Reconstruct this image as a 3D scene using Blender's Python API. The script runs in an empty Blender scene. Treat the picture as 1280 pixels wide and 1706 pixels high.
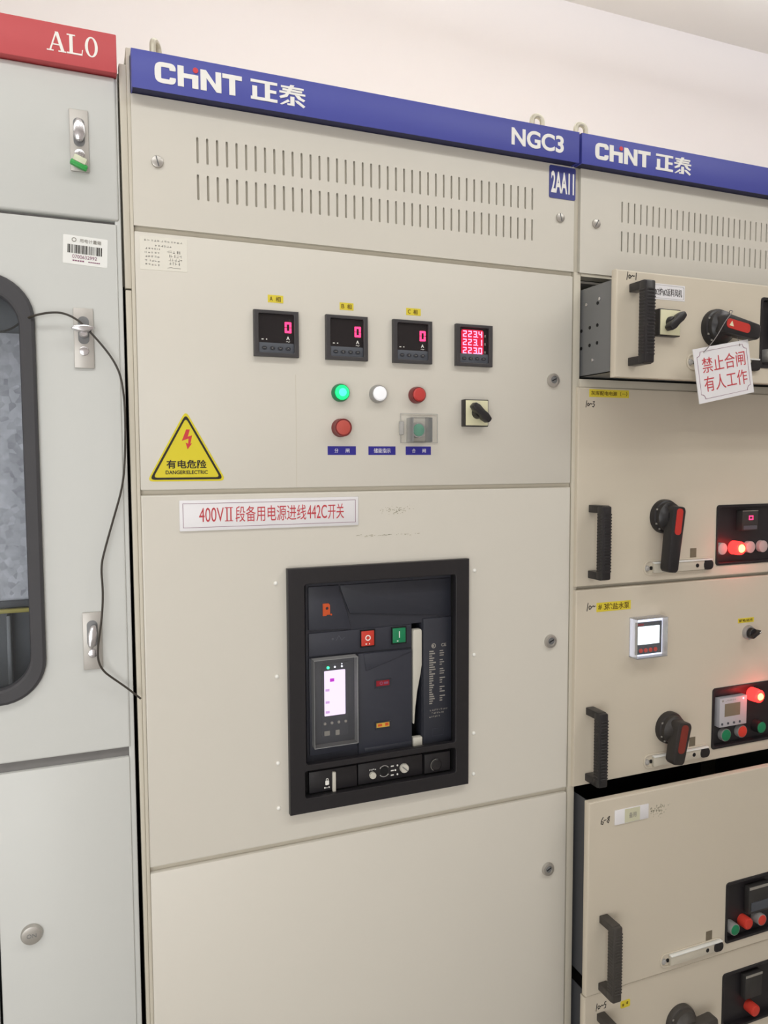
import bpy, bmesh, math, random
from mathutils import Vector, Matrix

random.seed(7)
SC = bpy.context.scene
COL = SC.collection

# ------------------------------------------------------------------ camera
cam_d = bpy.data.cameras.new('camera')
cam = bpy.data.objects.new('camera', cam_d)
COL.objects.link(cam)
cam_d.sensor_fit = 'HORIZONTAL'
cam_d.sensor_width = 36.0
cam_d.lens = 36.0 * 1264.9 / 1280.0
cam_d.clip_start = 0.02
R_ = Vector((0.92822308, -0.37200348, -0.00391431))
U_ = Vector((0.02838257, 0.06032135, 0.99777541))
D_ = Vector((0.37093981, 0.92626926, -0.06655009))
rot = Matrix((R_, U_, -D_)).transposed().to_4x4()
cam.matrix_world = Matrix.Translation((-0.0845909, -1.1983341, 1.5554393)) @ rot
SC.camera = cam

# ------------------------------------------------------------------ world, light, exposure
w = bpy.data.worlds.new('room_air')
SC.world = w
w.use_nodes = True
w.node_tree.nodes['Background'].inputs[0].default_value = (1.0, 0.95, 0.88, 1)
w.node_tree.nodes['Background'].inputs[1].default_value = 0.05


def area(name, loc, sx, sy, power, color, rot=(0, 0, 0)):
    l = bpy.data.lights.new(name, 'AREA')
    l.shape = 'RECTANGLE'
    l.size, l.size_y = sx, sy
    l.energy = power
    l.color = color
    o = bpy.data.objects.new(name, l)
    COL.objects.link(o)
    o.location = loc
    o.rotation_euler = rot
    return o


# ceiling fluorescent tubes over the aisle, then added fill lights without a real source
area('ceiling_tube_and_fill', (-0.75, -1.45, 2.94), 1.5, 0.25, 6.5, (0.985, 1.0, 1.0))
area('ceiling_tube_and_fill', (2.0, -1.45, 2.94), 1.5, 0.25, 7.5, (1.0, 0.985, 0.92))
area('ceiling_tube_and_fill', (0.45, -1.0, 2.80), 3.4, 0.15, 13.5, (0.985, 1.0, 0.98))  # added fill to brighten the top panels, not a tube
area('wall_fill_uplight', (2.2, 0.25, 2.82), 5.0, 0.12, 33, (0.95, 1.0, 1.08), (math.radians(180), 0, 0))  # added uplight to brighten the back wall and ceiling
area('aisle_fill_light', (-1.2, -2.65, 1.1), 1.6, 1.8, 35, (0.98, 1.0, 1.0), (math.radians(90), 0, 0))  # added frontal fill to even out the doors, no window here
area('aisle_fill_light', (-2.9, -1.3, 1.6), 1.6, 1.4, 4, (0.975, 1.0, 1.02), (0, math.radians(-90), 0))  # added side fill, no window here either

SC.view_settings.view_transform = 'Standard'
SC.view_settings.look = 'None'
SC.view_settings.gamma = 1.0
SC.view_settings.use_curve_mapping = False
SC.view_settings.exposure = 0.0


# ------------------------------------------------------------------ materials
def lin(c):
    return tuple(((v / 255) / 12.92 if v / 255 <= 0.04045 else ((v / 255 + 0.055) / 1.055) ** 2.4) for v in c)


def mat(name, rgb, rough=0.5, metal=0.0, emit=None, estr=0.0, spec=0.5, dirt=0.0, scale=6.0, bump=0.0, coat=0.0):
    m = bpy.data.materials.new(name)
    m.use_nodes = True
    nt = m.node_tree
    b = nt.nodes['Principled BSDF']
    c = lin(rgb)
    b.inputs['Base Color'].default_value = (*c, 1)
    b.inputs['Roughness'].default_value = rough
    b.inputs['Metallic'].default_value = metal
    b.inputs['Specular IOR Level'].default_value = spec
    b.inputs['Coat Weight'].default_value = coat
    if emit:
        b.inputs['Emission Color'].default_value = (*lin(emit), 1)
        b.inputs['Emission Strength'].default_value = estr
    tc = nt.nodes.new('ShaderNodeTexCoord')
    no = nt.nodes.new('ShaderNodeTexNoise')
    no.inputs['Scale'].default_value = scale
    no.inputs['Detail'].default_value = 6
    nt.links.new(tc.outputs['Object'], no.inputs['Vector'])
    mx = nt.nodes.new('ShaderNodeMix')
    mx.data_type = 'RGBA'
    mx.inputs[6].default_value = (*[v * (1 - dirt) for v in c], 1)
    mx.inputs[7].default_value = (*[min(1, v * (1 + dirt * 0.6)) for v in c], 1)
    nt.links.new(no.outputs['Fac'], mx.inputs[0])
    nt.links.new(mx.outputs[2], b.inputs['Base Color'])
    if bump:
        bp = nt.nodes.new('ShaderNodeBump')
        bp.inputs['Strength'].default_value = bump
        bp.inputs['Distance'].default_value = 0.001
        nt.links.new(no.outputs['Fac'], bp.inputs['Height'])
        nt.links.new(bp.outputs['Normal'], b.inputs['Normal'])
    return m


def clear(name, tint=(255, 255, 255), gloss=0.12, milk=0.05, rough=0.03):
    m = bpy.data.materials.new(name)
    m.use_nodes = True
    nt = m.node_tree
    nt.nodes.clear()
    out = nt.nodes.new('ShaderNodeOutputMaterial')
    tr = nt.nodes.new('ShaderNodeBsdfTransparent')
    tr.inputs[0].default_value = (*lin(tint), 1)
    gl = nt.nodes.new('ShaderNodeBsdfGlossy')
    gl.inputs['Roughness'].default_value = rough
    df = nt.nodes.new('ShaderNodeBsdfDiffuse')
    fr = nt.nodes.new('ShaderNodeLayerWeight')
    fr.inputs[0].default_value = gloss
    m1 = nt.nodes.new('ShaderNodeMixShader')
    m2 = nt.nodes.new('ShaderNodeMixShader')
    m1.inputs[0].default_value = milk
    nt.links.new(tr.outputs[0], m1.inputs[1])
    nt.links.new(df.outputs[0], m1.inputs[2])
    nt.links.new(fr.outputs['Fresnel'], m2.inputs[0])
    nt.links.new(m1.outputs[0], m2.inputs[1])
    nt.links.new(gl.outputs[0], m2.inputs[2])
    nt.links.new(m2.outputs[0], out.inputs[0])
    return m


def galvanised():
    m = bpy.data.materials.new('galvanised_steel')
    m.use_nodes = True
    nt = m.node_tree
    b = nt.nodes['Principled BSDF']
    tc = nt.nodes.new('ShaderNodeTexCoord')
    vo = nt.nodes.new('ShaderNodeTexVoronoi')
    vo.inputs['Scale'].default_value = 105
    no = nt.nodes.new('ShaderNodeTexNoise')
    no.inputs['Scale'].default_value = 60
    av = nt.nodes.new('ShaderNodeMix')
    av.data_type = 'RGBA'
    av.inputs[0].default_value = 0.6
    nt.links.new(tc.outputs['Object'], no.inputs['Vector'])
    nt.links.new(tc.outputs['Object'], vo.inputs['Vector'])
    av.blend_type = 'MIX'
    nt.links.new(no.outputs['Color'], av.inputs[7])
    nt.links.new(vo.outputs['Color'], av.inputs[6])
    bw = nt.nodes.new('ShaderNodeRGBToBW')
    nt.links.new(av.outputs[2], bw.inputs[0])
    rp = nt.nodes.new('ShaderNodeValToRGB')
    rp.color_ramp.elements[0].position = 0.2
    rp.color_ramp.elements[0].color = (*lin((168, 167, 172)), 1)
    rp.color_ramp.elements[1].position = 0.8
    rp.color_ramp.elements[1].color = (*lin((246, 245, 250)), 1)
    nt.links.new(bw.outputs[0], rp.inputs[0])
    nt.links.new(rp.outputs[0], b.inputs['Base Color'])
    b.inputs['Roughness'].default_value = 0.5
    b.inputs['Metallic'].default_value = 0.15
    return m


M = dict(
    wall=mat('wall_paint', (236, 229, 226), 0.9, dirt=0.015, scale=1.2),
    ceil=mat('ceiling_paint', (242, 236, 229), 0.9, dirt=0.01, scale=1.2),
    floor=mat('floor_tiles', (150, 146, 138), 0.6, dirt=0.1, scale=3),
    beige=mat('beige_enamel', (216, 211, 200), 0.42, dirt=0.022, scale=2.5, bump=0.015),
    beige_post=mat('beige_enamel_post', (205, 198, 182), 0.5, dirt=0.03, scale=5),
    drawer=mat('drawer_enamel', (212, 202, 184), 0.42, dirt=0.035, scale=3.2, bump=0.015),
    pale=mat('pale_grey_enamel', (206, 207, 203), 0.42, dirt=0.015, scale=2.5, bump=0.01),
    gapmetal=mat('gap_steel', (120, 118, 116), 0.55, 0.2, dirt=0.25, scale=30),
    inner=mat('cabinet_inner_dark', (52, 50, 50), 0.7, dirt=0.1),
    galv=galvanised(),
    galvgrey=mat('galvanised_grey', (128, 129, 130), 0.45, 0.3, dirt=0.12, scale=12),
    dimgrey=mat('dim_grey_sheet', (96, 97, 100), 0.5, 0.2, dirt=0.12, scale=9),
    blue=mat('header_blue', (74, 80, 166), 0.45, dirt=0.03),
    blue_shade=mat('header_underside_shade', (42, 44, 84), 0.6),  # header blue with its underside shade put into the colour
    red=mat('header_red', (204, 84, 88), 0.5, dirt=0.04, scale=4),
    white=mat('white_print', (246, 244, 238), 0.6),
    plate=mat('white_plate', (234, 232, 234), 0.35, dirt=0.01),
    paper=mat('cream_paper', (232, 228, 216), 0.8, dirt=0.02, scale=20),
    sticker=mat('white_sticker_and_glint', (238, 238, 234), 0.4),  # also carries the painted highlight of the latch rail
    yellow=mat('yellow_tape', (226, 206, 60), 0.55, dirt=0.05, scale=40),
    yellowsign=mat('yellow_sign', (222, 206, 42), 0.45, dirt=0.03),
    blacktext=mat('black_print', (34, 28, 22), 0.6),
    browntext=mat('dark_yellow_print', (92, 66, 12), 0.6),
    greytext=mat('grey_print', (150, 146, 138), 0.7),
    ink=mat('marker_ink', (44, 38, 36), 0.6),
    redtext=mat('red_print', (196, 66, 74), 0.6),
    maroon=mat('maroon_line', (136, 84, 112), 0.6),
    bolt=mat('red_bolt_print', (206, 58, 62), 0.6),
    bluelabel=mat('blue_label', (44, 38, 140), 0.45),
    plaqueblue=mat('plaque_blue', (62, 68, 140), 0.45),
    logored=mat('logo_red', (214, 62, 72), 0.5),
    black=mat('black_plastic', (34, 32, 34), 0.38, dirt=0.1, scale=20),
    gasket=mat('rubber_gasket', (64, 63, 66), 0.6, dirt=0.25, scale=15),
    grip=mat('ribbed_black_plastic', (38, 36, 38), 0.34, dirt=0.15, scale=30),
    dusty=mat('dusty_black_plastic', (66, 62, 58), 0.5, dirt=0.25, scale=30),
    bezel=mat('black_bezel', (33, 31, 34), 0.42, dirt=0.1, scale=10),
    breaker=mat('breaker_charcoal', (52, 54, 64), 0.42, dirt=0.08, scale=12),
    breaker2=mat('breaker_charcoal_flat', (46, 48, 57), 0.45, dirt=0.08, scale=12),
    pit=mat('pit_black', (12, 12, 14), 0.8),
    meter=mat('meter_frame', (62, 60, 62), 0.42, dirt=0.06, scale=20),
    meterglass=mat('meter_window', (34, 30, 32), 0.25, spec=0.4),
    slate=mat('meter_slate', (78, 82, 90), 0.5),
    knobdark=mat('meter_key', (40, 42, 50), 0.45),
    digit=mat('red_digits', (120, 10, 30), 0.4, emit=(255, 60, 116), estr=2.2),
    digitlight=mat('pink_digits', (255, 150, 190), 0.4, emit=(255, 150, 190), estr=1.4),
    sooty=mat('sooty_black_plastic', (46, 42, 40), 0.5, dirt=0.2, scale=30),
    digitglow=mat('red_display', (90, 6, 20), 0.4, emit=(236, 20, 66), estr=0.85),
    chrome=mat('chrome', (212, 210, 212), 0.22, 0.9, dirt=0.06, scale=30),
    steel=mat('lock_steel', (190, 186, 180), 0.35, 0.75, dirt=0.1, scale=40),
    eye=mat('lifting_eye_paint', (196, 190, 172), 0.4, 0.35, dirt=0.1),
    bargrey=mat('zinc_strip', (190, 186, 180), 0.4, 0.35, dirt=0.12, scale=30),
    ivory=mat('ivory_plastic', (206, 202, 190), 0.45, dirt=0.04),
    cream=mat('cream_switch_plate', (228, 224, 188), 0.5, dirt=0.08, scale=60),
    greenlamp=mat('green_lamp', (20, 190, 90), 0.3, emit=(20, 255, 130), estr=1.3),
    greenhot=mat('green_lamp_core', (60, 220, 140), 0.3, emit=(70, 255, 180), estr=1.6),
    whitelamp=mat('white_lamp', (236, 236, 240), 0.3, emit=(255, 255, 255), estr=0.25),
    redlens=mat('red_lens', (196, 62, 58), 0.35, coat=0.3),
    redcap=mat('red_button_cap', (190, 82, 72), 0.45),
    greencap=mat('green_button_cap', (92, 158, 132), 0.45),
    greenpush=mat('green_push_cap', (24, 128, 84), 0.45),
    redpush=mat('red_push_cap', (206, 60, 46), 0.45),
    ringred=mat('dark_red_ring', (120, 40, 40), 0.4),
    ringgrey=mat('grey_ring', (170, 168, 166), 0.35, 0.4),
    redhot=mat('red_lamp_lit', (255, 40, 30), 0.3, emit=(255, 40, 38), estr=4.0),
    redcore=mat('red_lamp_core', (255, 190, 90), 0.3, emit=(255, 196, 92), estr=5.0),
    blank=mat('blank_plug', (188, 170, 168), 0.5),
    redinsert=mat('red_grip_insert', (196, 52, 44), 0.45),
    redinsert_dim=mat('dark_red_grip_insert', (128, 48, 38), 0.45, dirt=0.2, scale=30),
    screen=mat('lilac_screen', (120, 104, 132), 0.3, emit=(246, 228, 255), estr=1.12),
    lcd=mat('white_lcd', (240, 250, 252), 0.3, emit=(232, 250, 255), estr=1.5),
    lcdedge=mat('backlight_edge', (230, 234, 255), 0.4, emit=(226, 232, 255), estr=1.3),
    purple=mat('purple_mark', (170, 20, 180), 0.4, emit=(190, 20, 200), estr=0.6),
    lilacmark=mat('lilac_mark', (120, 90, 130), 0.4, emit=(226, 180, 240), estr=0.75),
    ledgreen=mat('green_led', (40, 255, 150), 0.3, emit=(60, 255, 170), estr=2.0),
    ledwhite=mat('white_led', (250, 250, 255), 0.3, emit=(240, 240, 255), estr=1.2),
    orange=mat('orange_emblem', (206, 84, 36), 0.5),
    redflag=mat('red_flag_window', (150, 24, 40), 0.4),
    yellowflag=mat('yellow_flag_window', (214, 172, 70), 0.45),
    keygreen=mat('green_key_tag', (44, 160, 70), 0.4),
    keyclear=mat('pale_key_tag', (214, 218, 190), 0.4),
    cable=mat('dark_cable', (56, 50, 42), 0.5),
    string=mat('grey_string', (132, 126, 124), 0.8),
    brownslot=mat('brown_slot', (116, 106, 88), 0.7, dirt=0.3, scale=80),
    relay=mat('relay_grey', (52, 50, 49), 0.5, dirt=0.1, scale=30),
    protector=mat('pale_grey_device', (188, 186, 190), 0.45),
    olive=mat('olive_lcd', (128, 120, 100), 0.3),
    busbar=mat('yellow_busbar', (206, 190, 96), 0.5),
    smudge=mat('grey_smudge', (176, 170, 150), 0.8),
    tapemark=mat('aged_tape', (206, 204, 176), 0.7),
    glass=clear('window_glass', (236, 238, 240), 0.10, 0.02),
    acrylic=clear('clear_acrylic', (252, 252, 252), 0.10, 0.03),
    acrylicedge=clear('clear_acrylic_edge', (240, 238, 234), 0.2, 0.35),
)

# ------------------------------------------------------------------ builders
WORLD = {}


class MB:
    """Collects shapes (world metres, cabinet fronts face -y) into one mesh."""

    def __init__(s):
        s.b = bmesh.new()

    def _merge(s, b2):
        me = bpy.data.meshes.new('t')
        b2.to_mesh(me)
        b2.free()
        s.b.from_mesh(me)
        bpy.data.meshes.remove(me)
        return s

    def box(s, x0, x1, y0, y1, z0, z1, bev=0.0, seg=2):
        b = bmesh.new()
        bmesh.ops.create_cube(b, size=1)
        bmesh.ops.scale(b, vec=(x1 - x0, y1 - y0, z1 - z0), verts=b.verts)
        bmesh.ops.translate(b, vec=((x0 + x1) / 2, (y0 + y1) / 2, (z0 + z1) / 2), verts=b.verts)
        if bev > 0:
            bmesh.ops.bevel(b, geom=b.edges[:], offset=bev, segments=seg, profile=0.5, affect='EDGES')
        return s._merge(b)

    def prism(s, pts, y0, y1, bev=0.0):
        b = bmesh.new()
        f = b.faces.new([b.verts.new((x, y0, z)) for x, z in pts])
        r = bmesh.ops.extrude_face_region(b, geom=[f])
        vs = [v for v in r['geom'] if isinstance(v, bmesh.types.BMVert)]
        bmesh.ops.translate(b, vec=(0, y1 - y0, 0), verts=vs)
        bmesh.ops.recalc_face_normals(b, faces=b.faces[:])
        if bev > 0:
            bmesh.ops.bevel(b, geom=b.edges[:], offset=bev, segments=2, profile=0.5, affect='EDGES')
        return s._merge(b)

    def lathe(s, cx, cz, prof, seg=32):
        """prof: (radius, y) pairs from the back to the front."""
        b = bmesh.new()
        rings = []
        for r, y in prof:
            if r <= 1e-6:
                rings.append([b.verts.new((cx, y, cz))])
            else:
                rings.append([b.verts.new((cx + r * math.cos(2 * math.pi * k / seg), y, cz + r * math.sin(2 * math.pi * k / seg))) for k in range(seg)])
        for a, c in zip(rings, rings[1:]):
            for k in range(seg):
                k2 = (k + 1) % seg
                if len(a) == 1 and len(c) == 1:
                    continue
                if len(a) == 1:
                    b.faces.new((a[0], c[k2], c[k]))
                elif len(c) == 1:
                    b.faces.new((a[k], a[k2], c[0]))
                else:
                    b.faces.new((a[k], a[k2], c[k2], c[k]))
        for ring in (rings[0], rings[-1]):
            if len(ring) > 1:
                b.faces.new(ring)
        bmesh.ops.recalc_face_normals(b, faces=b.faces[:])
        return s._merge(b)

    def disc(s, cx, cz, r, y0, y1, bev=0.0, seg=32):
        """y0 is the front (more negative), y1 the back."""
        p = [(r, y1)]
        if bev > 0:
            p += [(r, y0 + bev), (r - bev * 0.3, y0 + bev * 0.3), (r - bev, y0)]
        else:
            p += [(r, y0)]
        return s.lathe(cx, cz, p, seg)

    def tube(s, pts, r, seg=8, closed=False):
        c = bpy.data.curves.new('t', 'CURVE')
        c.dimensions = '3D'
        sp = c.splines.new('NURBS')
        sp.points.add(len(pts) - 1)
        for q, p in zip(sp.points, pts):
            q.co = (*p, 1)
        sp.order_u = 3
        sp.use_endpoint_u = not closed
        sp.use_cyclic_u = closed
        sp.resolution_u = 6
        c.bevel_depth = r
        c.bevel_resolution = max(1, seg // 4)
        c.use_fill_caps = True
        return s._curve(c)

    def _curve(s, c, m4=None):
        o = bpy.data.objects.new('t', c)
        me = bpy.data.meshes.new_from_object(o)
        if m4 is not None:
            me.transform(m4)
        s.b.from_mesh(me)
        bpy.data.meshes.remove(me)
        bpy.data.objects.remove(o)
        bpy.data.curves.remove(c)
        return s

    def plate(s, outer, holes, y0, y1, bev=0.0):
        """Sheet with holes: outlines in (x, z), front at y0, back at y1."""
        c = bpy.data.curves.new('t', 'CURVE')
        c.dimensions = '2D'
        c.fill_mode = 'BOTH'
        c.extrude = (y1 - y0) / 2 - bev
        c.bevel_depth = bev
        c.bevel_resolution = 1
        c.offset = -bev
        for pts in [outer] + list(holes):
            sp = c.splines.new('POLY')
            sp.points.add(len(pts) - 1)
            sp.use_cyclic_u = True
            for q, p in zip(sp.points, pts):
                q.co = (p[0], p[1], 0, 1)
        return s._curve(c, Matrix.Translation((0, (y0 + y1) / 2, 0)) @ Matrix.Rotation(math.pi / 2, 4, 'X'))

    def text(s, body, x0, x1, z0, z1, y, bold=0.0, thick=0.0004):
        """Lettering fitted to the box x0..x1, z0..z1 on the plane y."""
        c = bpy.data.curves.new('t', 'FONT')
        c.body = body
        c.offset = bold
        c.fill_mode = 'BOTH'
        c.resolution_u = 6
        o = bpy.data.objects.new('t', c)
        me = bpy.data.meshes.new_from_object(o)
        xs = [v.co.x for v in me.vertices]
        ys = [v.co.y for v in me.vertices]
        a0, a1, b0, b1 = min(xs), max(xs), min(ys), max(ys)
        sx = (x1 - x0) / max(1e-6, a1 - a0)
        sz = (z1 - z0) / max(1e-6, b1 - b0)
        b = bmesh.new()
        b.from_mesh(me)
        bpy.data.meshes.remove(me)
        bpy.data.objects.remove(o)
        bpy.data.curves.remove(c)
        for v in b.verts:
            v.co = Vector((x0 + (v.co.x - a0) * sx, y, z0 + (v.co.y - b0) * sz))
        r = bmesh.ops.extrude_face_region(b, geom=b.faces[:])
        bmesh.ops.translate(b, vec=(0, -thick, 0), verts=[v for v in r['geom'] if isinstance(v, bmesh.types.BMVert)])
        bmesh.ops.recalc_face_normals(b, faces=b.faces[:])
        return s._merge(b)

    def stroke(s, pts, wd, y, thick=0.0003):
        """A flat pen stroke along points (x, z)."""
        for (xa, za), (xb, zb) in zip(pts, pts[1:]):
            L = math.hypot(xb - xa, zb - za)
            if L < 1e-7:
                continue
            ux, uz = (xb - xa) / L * wd / 2, (zb - za) / L * wd / 2
            s.prism([(xa - ux - uz, za - uz + ux), (xa - ux + uz, za - uz - ux), (xb + ux + uz, zb + uz - ux), (xb + ux - uz, zb + uz + ux)], y - thick, y)
        return s

    def turn(s, cx, cz, deg):
        """Turn everything so far about the y axis; positive lifts +x towards +z."""
        m = Matrix.Translation((cx, 0, cz)) @ Matrix.Rotation(-math.radians(deg), 4, 'Y') @ Matrix.Translation((-cx, 0, -cz))
        bmesh.ops.transform(s.b, matrix=m, verts=s.b.verts)
        return s

    def build(s, name, material, parent=None, label=None):
        me = bpy.data.meshes.new(name)
        s.b.to_mesh(me)
        s.b.free()
        me.materials.append(M[material])
        if me.polygons:
            me.polygons.foreach_set('use_smooth', [True] * len(me.polygons))
            me.set_sharp_from_angle(angle=math.radians(32))
        o = bpy.data.objects.new(name, me)
        COL.objects.link(o)
        if parent is not None:
            org = WORLD[parent.name]
            me.transform(Matrix.Translation(-org))
            o.parent = parent
            WORLD[o.name] = org
        else:
            n = len(me.vertices)
            xs = [v.co.x for v in me.vertices]
            ys = [v.co.y for v in me.vertices]
            zs = [v.co.z for v in me.vertices]
            org = Vector(((min(xs) + max(xs)) / 2, max(ys), min(zs)))
            me.transform(Matrix.Translation(-org))
            o.location = org
            WORLD[o.name] = org
        if label:
            o['label'] = label
        return o


def thing(name, label, cat, loc, group=None):
    o = bpy.data.objects.new(name, None)
    o.empty_display_size = 0.05
    COL.objects.link(o)
    o.location = loc
    WORLD[o.name] = Vector(loc)
    return tag(o, label, cat, group)


def tag(o, label, cat, group=None):
    o['label'] = label
    o['category'] = cat
    if group:
        o['group'] = group
    return o


def dup(root, loc, label, group=None):
    r = root.copy()
    COL.objects.link(r)
    r.location = loc
    r['label'] = label
    if group:
        r['group'] = group
    WORLD[r.name] = Vector(loc)
    for ch in list(root.children):
        c = ch.copy()
        COL.objects.link(c)
        c.parent = r
        WORLD[c.name] = Vector(loc)
        for g in list(ch.children):
            d = g.copy()
            COL.objects.link(d)
            d.parent = c
            WORLD[d.name] = Vector(loc)
    return r


def structure(name, m, *boxes):
    b = MB()
    for a in boxes:
        b.box(*a)
    o = b.build(name, m)
    o['kind'] = 'structure'
    return o


def rect(x0, x1, z0, z1):
    return [(x0, z0), (x1, z0), (x1, z1), (x0, z1)]


def rrect(x0, x1, z0, z1, r, n=6):
    out = []
    for cx, cz, a in ((x1 - r, z0 + r, -90), (x1 - r, z1 - r, 0), (x0 + r, z1 - r, 90), (x0 + r, z0 + r, 180)):
        for k in range(n + 1):
            t = math.radians(a + 90 * k / n)
            out.append((cx + r * math.cos(t), cz + r * math.sin(t)))
    return out


def circ(cx, cz, r, n=24):
    return [(cx + r * math.cos(2 * math.pi * k / n), cz + r * math.sin(2 * math.pi * k / n)) for k in range(n)]


def arc(cx, cz, r, a0, a1, n=10):
    return [(cx + r * math.cos(math.radians(a0 + (a1 - a0) * k / n)), cz + r * math.sin(math.radians(a0 + (a1 - a0) * k / n))) for k in range(n + 1)]


def digit_shape(b, ch, x, z, wd, ht, t, y):
    """One seven-segment character, lower-left corner at x, z."""
    seg = {'0': 'abcdef', '1': 'bc', '2': 'abged', '3': 'abgcd', '4': 'fgbc', '.': ''}[ch]
    h2 = ht / 2
    g = t * 0.15
    R = dict(a=(x + g, x + wd - g, z + ht - t, z + ht), d=(x + g, x + wd - g, z, z + t), g=(x + t, x + wd - t, z + h2 - t / 2, z + h2 + t / 2),
             f=(x, x + t, z + h2 + g, z + ht - g), e=(x, x + t, z + g, z + h2 - g), b=(x + wd - t, x + wd, z + h2 + g, z + ht - g), c=(x + wd - t, x + wd, z + g, z + h2 - g))
    for k in seg:
        r = R[k]
        b.box(r[0], r[1], y - 0.0005, y, r[2], r[3])


def keycap(root, cx, cz, r, name='door_lock'):
    """Round quarter-turn lock with a slotted core on a door face (y = 0)."""
    o = MB().lathe(cx, cz, [(r, 0.0), (r, -0.003), (r * 0.9, -0.0055), (r * 0.62, -0.006), (r * 0.6, -0.0045)]).build(name, 'steel', root)
    MB().disc(cx, cz + r * 0.08, r * 0.52, -0.0052, -0.003, 0.0006).build('key_core', 'galvgrey', o)
    b = MB()
    b.box(cx - r * 0.4, cx + r * 0.4, -0.0058, -0.005, cz + r * 0.02, cz + r * 0.16)
    b.turn(cx, cz + r * 0.08, 25)
    b.build('key_slot', 'pit', o)
    return o


# ------------------------------------------------------------------ the room
structure('floor', 'floor', (-3.0, 5.0, -2.7, 0.92, -0.1, 0.0))
structure('wall_back', 'wall', (-3.1, 5.1, 0.90, 1.0, 0.0, 3.0))
structure('wall_front', 'wall', (-3.1, 5.1, -2.8, -2.7, 0.0, 3.0))
structure('wall_left', 'wall', (-3.1, -3.0, -2.7, 0.9, 0.0, 3.0))
structure('wall_right', 'wall', (5.0, 5.1, -2.7, 0.9, 0.0, 3.0))
structure('ceiling', 'ceil', (-3.1, 5.1, -2.8, 1.0, 3.0, 3.1))

# ------------------------------------------------------------------ pale cabinet under the red header
A = thing('electrical_cabinet', 'pale grey electrical cabinet under the red header strip, with a rounded window', 'cabinet', (-0.41, 0.4, 0))
XE = -0.0175
b = MB()
b.box(XE - 0.0015, XE, 0.006, 0.80, 0.0, 2.15)
b.box(-0.80, -0.7985, 0.006, 0.80, 0.0, 2.15)
b.box(-0.80, XE, 0.006, 0.80, 2.148, 2.16)
b.box(-0.80, XE, 0.0, 0.80, 0.0, 0.05)
b.build('body', 'pale', A)
MB().box(-0.80, -0.0265, 0.012, 0.03, 1.895, 1.915).build('frame_rail', 'gapmetal', A)
MB().box(-0.80, -0.0265, 0.006, 0.03, 1.095, 1.135).build('frame_rail', 'gapmetal', A)
MB().box(-0.0262, XE - 0.0005, 0.004, 0.03, 0.05, 2.11, 0.001).build('frame_post', 'pale', A)
MB().box(-0.80, -0.0175, 0.79, 0.80, 0.0, 2.15).build('back_panel', 'pale', A)
MB().box(-0.80, -0.0185, -0.012, 0.01, 2.111, 2.1645, 0.0015).build('header', 'red', A, 'red header strip')
# upper panel, window door, lower doors
MB().box(-0.80, -0.0200, 0.0, 0.018, 1.9077, 2.1105, 0.004, 3).build('upper_panel', 'pale', A)
b = MB()
b.plate(rect(-0.80, -0.0242, 1.1212, 1.9022), [rrect(-0.655, -0.1400, 1.214, 1.812, 0.055)], 0.0, 0.018, 0.0025)
b.build('window_door', 'pale', A)
MB().box(-0.2120, -0.0255, 0.0, 0.018, 0.05, 1.1065, 0.003).build('lower_door', 'pale', A)
MB().box(-0.80, -0.2160, 0.0, 0.018, 0.05, 1.1065, 0.003).build('lower_door', 'pale', A)
gk = MB().plate(rrect(-0.6585, -0.1372, 1.2085, 1.8185, 0.062, 10), [rrect(-0.638, -0.1578, 1.2315, 1.7935, 0.047, 10)], -0.010, 0.012, 0.0045).build('window_gasket', 'gasket', A, 'dark rubber window gasket')
MB().box(-0.645, -0.150, 0.003, 0.006, 1.222, 1.803).build('window_pane', 'glass', A, 'clear glass pane')
# what stands behind the pane
MB().box(-0.79, -0.03, 0.10, 0.104, 1.332, 1.752).build('mounting_plate', 'galv', A, 'spangled galvanised plate')
MB().box(-0.79, -0.03, 0.12, 0.124, 1.752, 1.90).build('upper_shade_plate', 'galvgrey', A)  # grey sheet stands in for the shadowed area behind the upper pane
MB().box(-0.79, -0.03, 0.12, 0.124, 1.12, 1.327).build('lower_plate', 'dimgrey', A)
MB().box(-0.79, -0.03, 0.09, 0.112, 1.333, 1.343, 0.002).build('busbar_support', 'dimgrey', A)
MB().box(-0.79, -0.03, 0.086, 0.10, 1.3245, 1.331, 0.002).build('busbar', 'busbar', A, 'yellow busbar')
MB().box(-0.196, -0.19, 0.09, 0.12, 1.12, 1.32, 0.001).build('inner_rib', 'galvgrey', A)

# AL0 lettering (serif)
b = MB()
yl = -0.012


qn = [0]


def q(b, pts):
    qn[0] += 1
    b.prism(pts, yl - 0.0005 - 0.00004 * qn[0], yl)


q(b, [(-0.1100, 2.1262), (-0.1012, 2.1262), (-0.1012, 2.1278), (-0.1100, 2.1278)])
q(b, [(-0.1068, 2.127), (-0.1046, 2.127), (-0.0966, 2.1525), (-0.0985, 2.1525)])
q(b, [(-0.0992, 2.1525), (-0.0950, 2.1525), (-0.0872, 2.127), (-0.0916, 2.127)])
q(b, [(-0.0952, 2.1262), (-0.0850, 2.1262), (-0.0850, 2.1278), (-0.0952, 2.1278)])
q(b, [(-0.1030, 2.1345), (-0.0920, 2.1345), (-0.0925, 2.1362), (-0.1024, 2.1362)])
q(b, [(-0.0840, 2.1510), (-0.0730, 2.1510), (-0.0730, 2.1526), (-0.0840, 2.1526)])
q(b, [(-0.0808, 2.127), (-0.0764, 2.127), (-0.0764, 2.152), (-0.0808, 2.152)])
q(b, [(-0.0840, 2.1262), (-0.0640, 2.1262), (-0.0640, 2.1284), (-0.0840, 2.1284)])
q(b, [(-0.0652, 2.128), (-0.0640, 2.128), (-0.0632, 2.1340), (-0.0644, 2.1340)])
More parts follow.
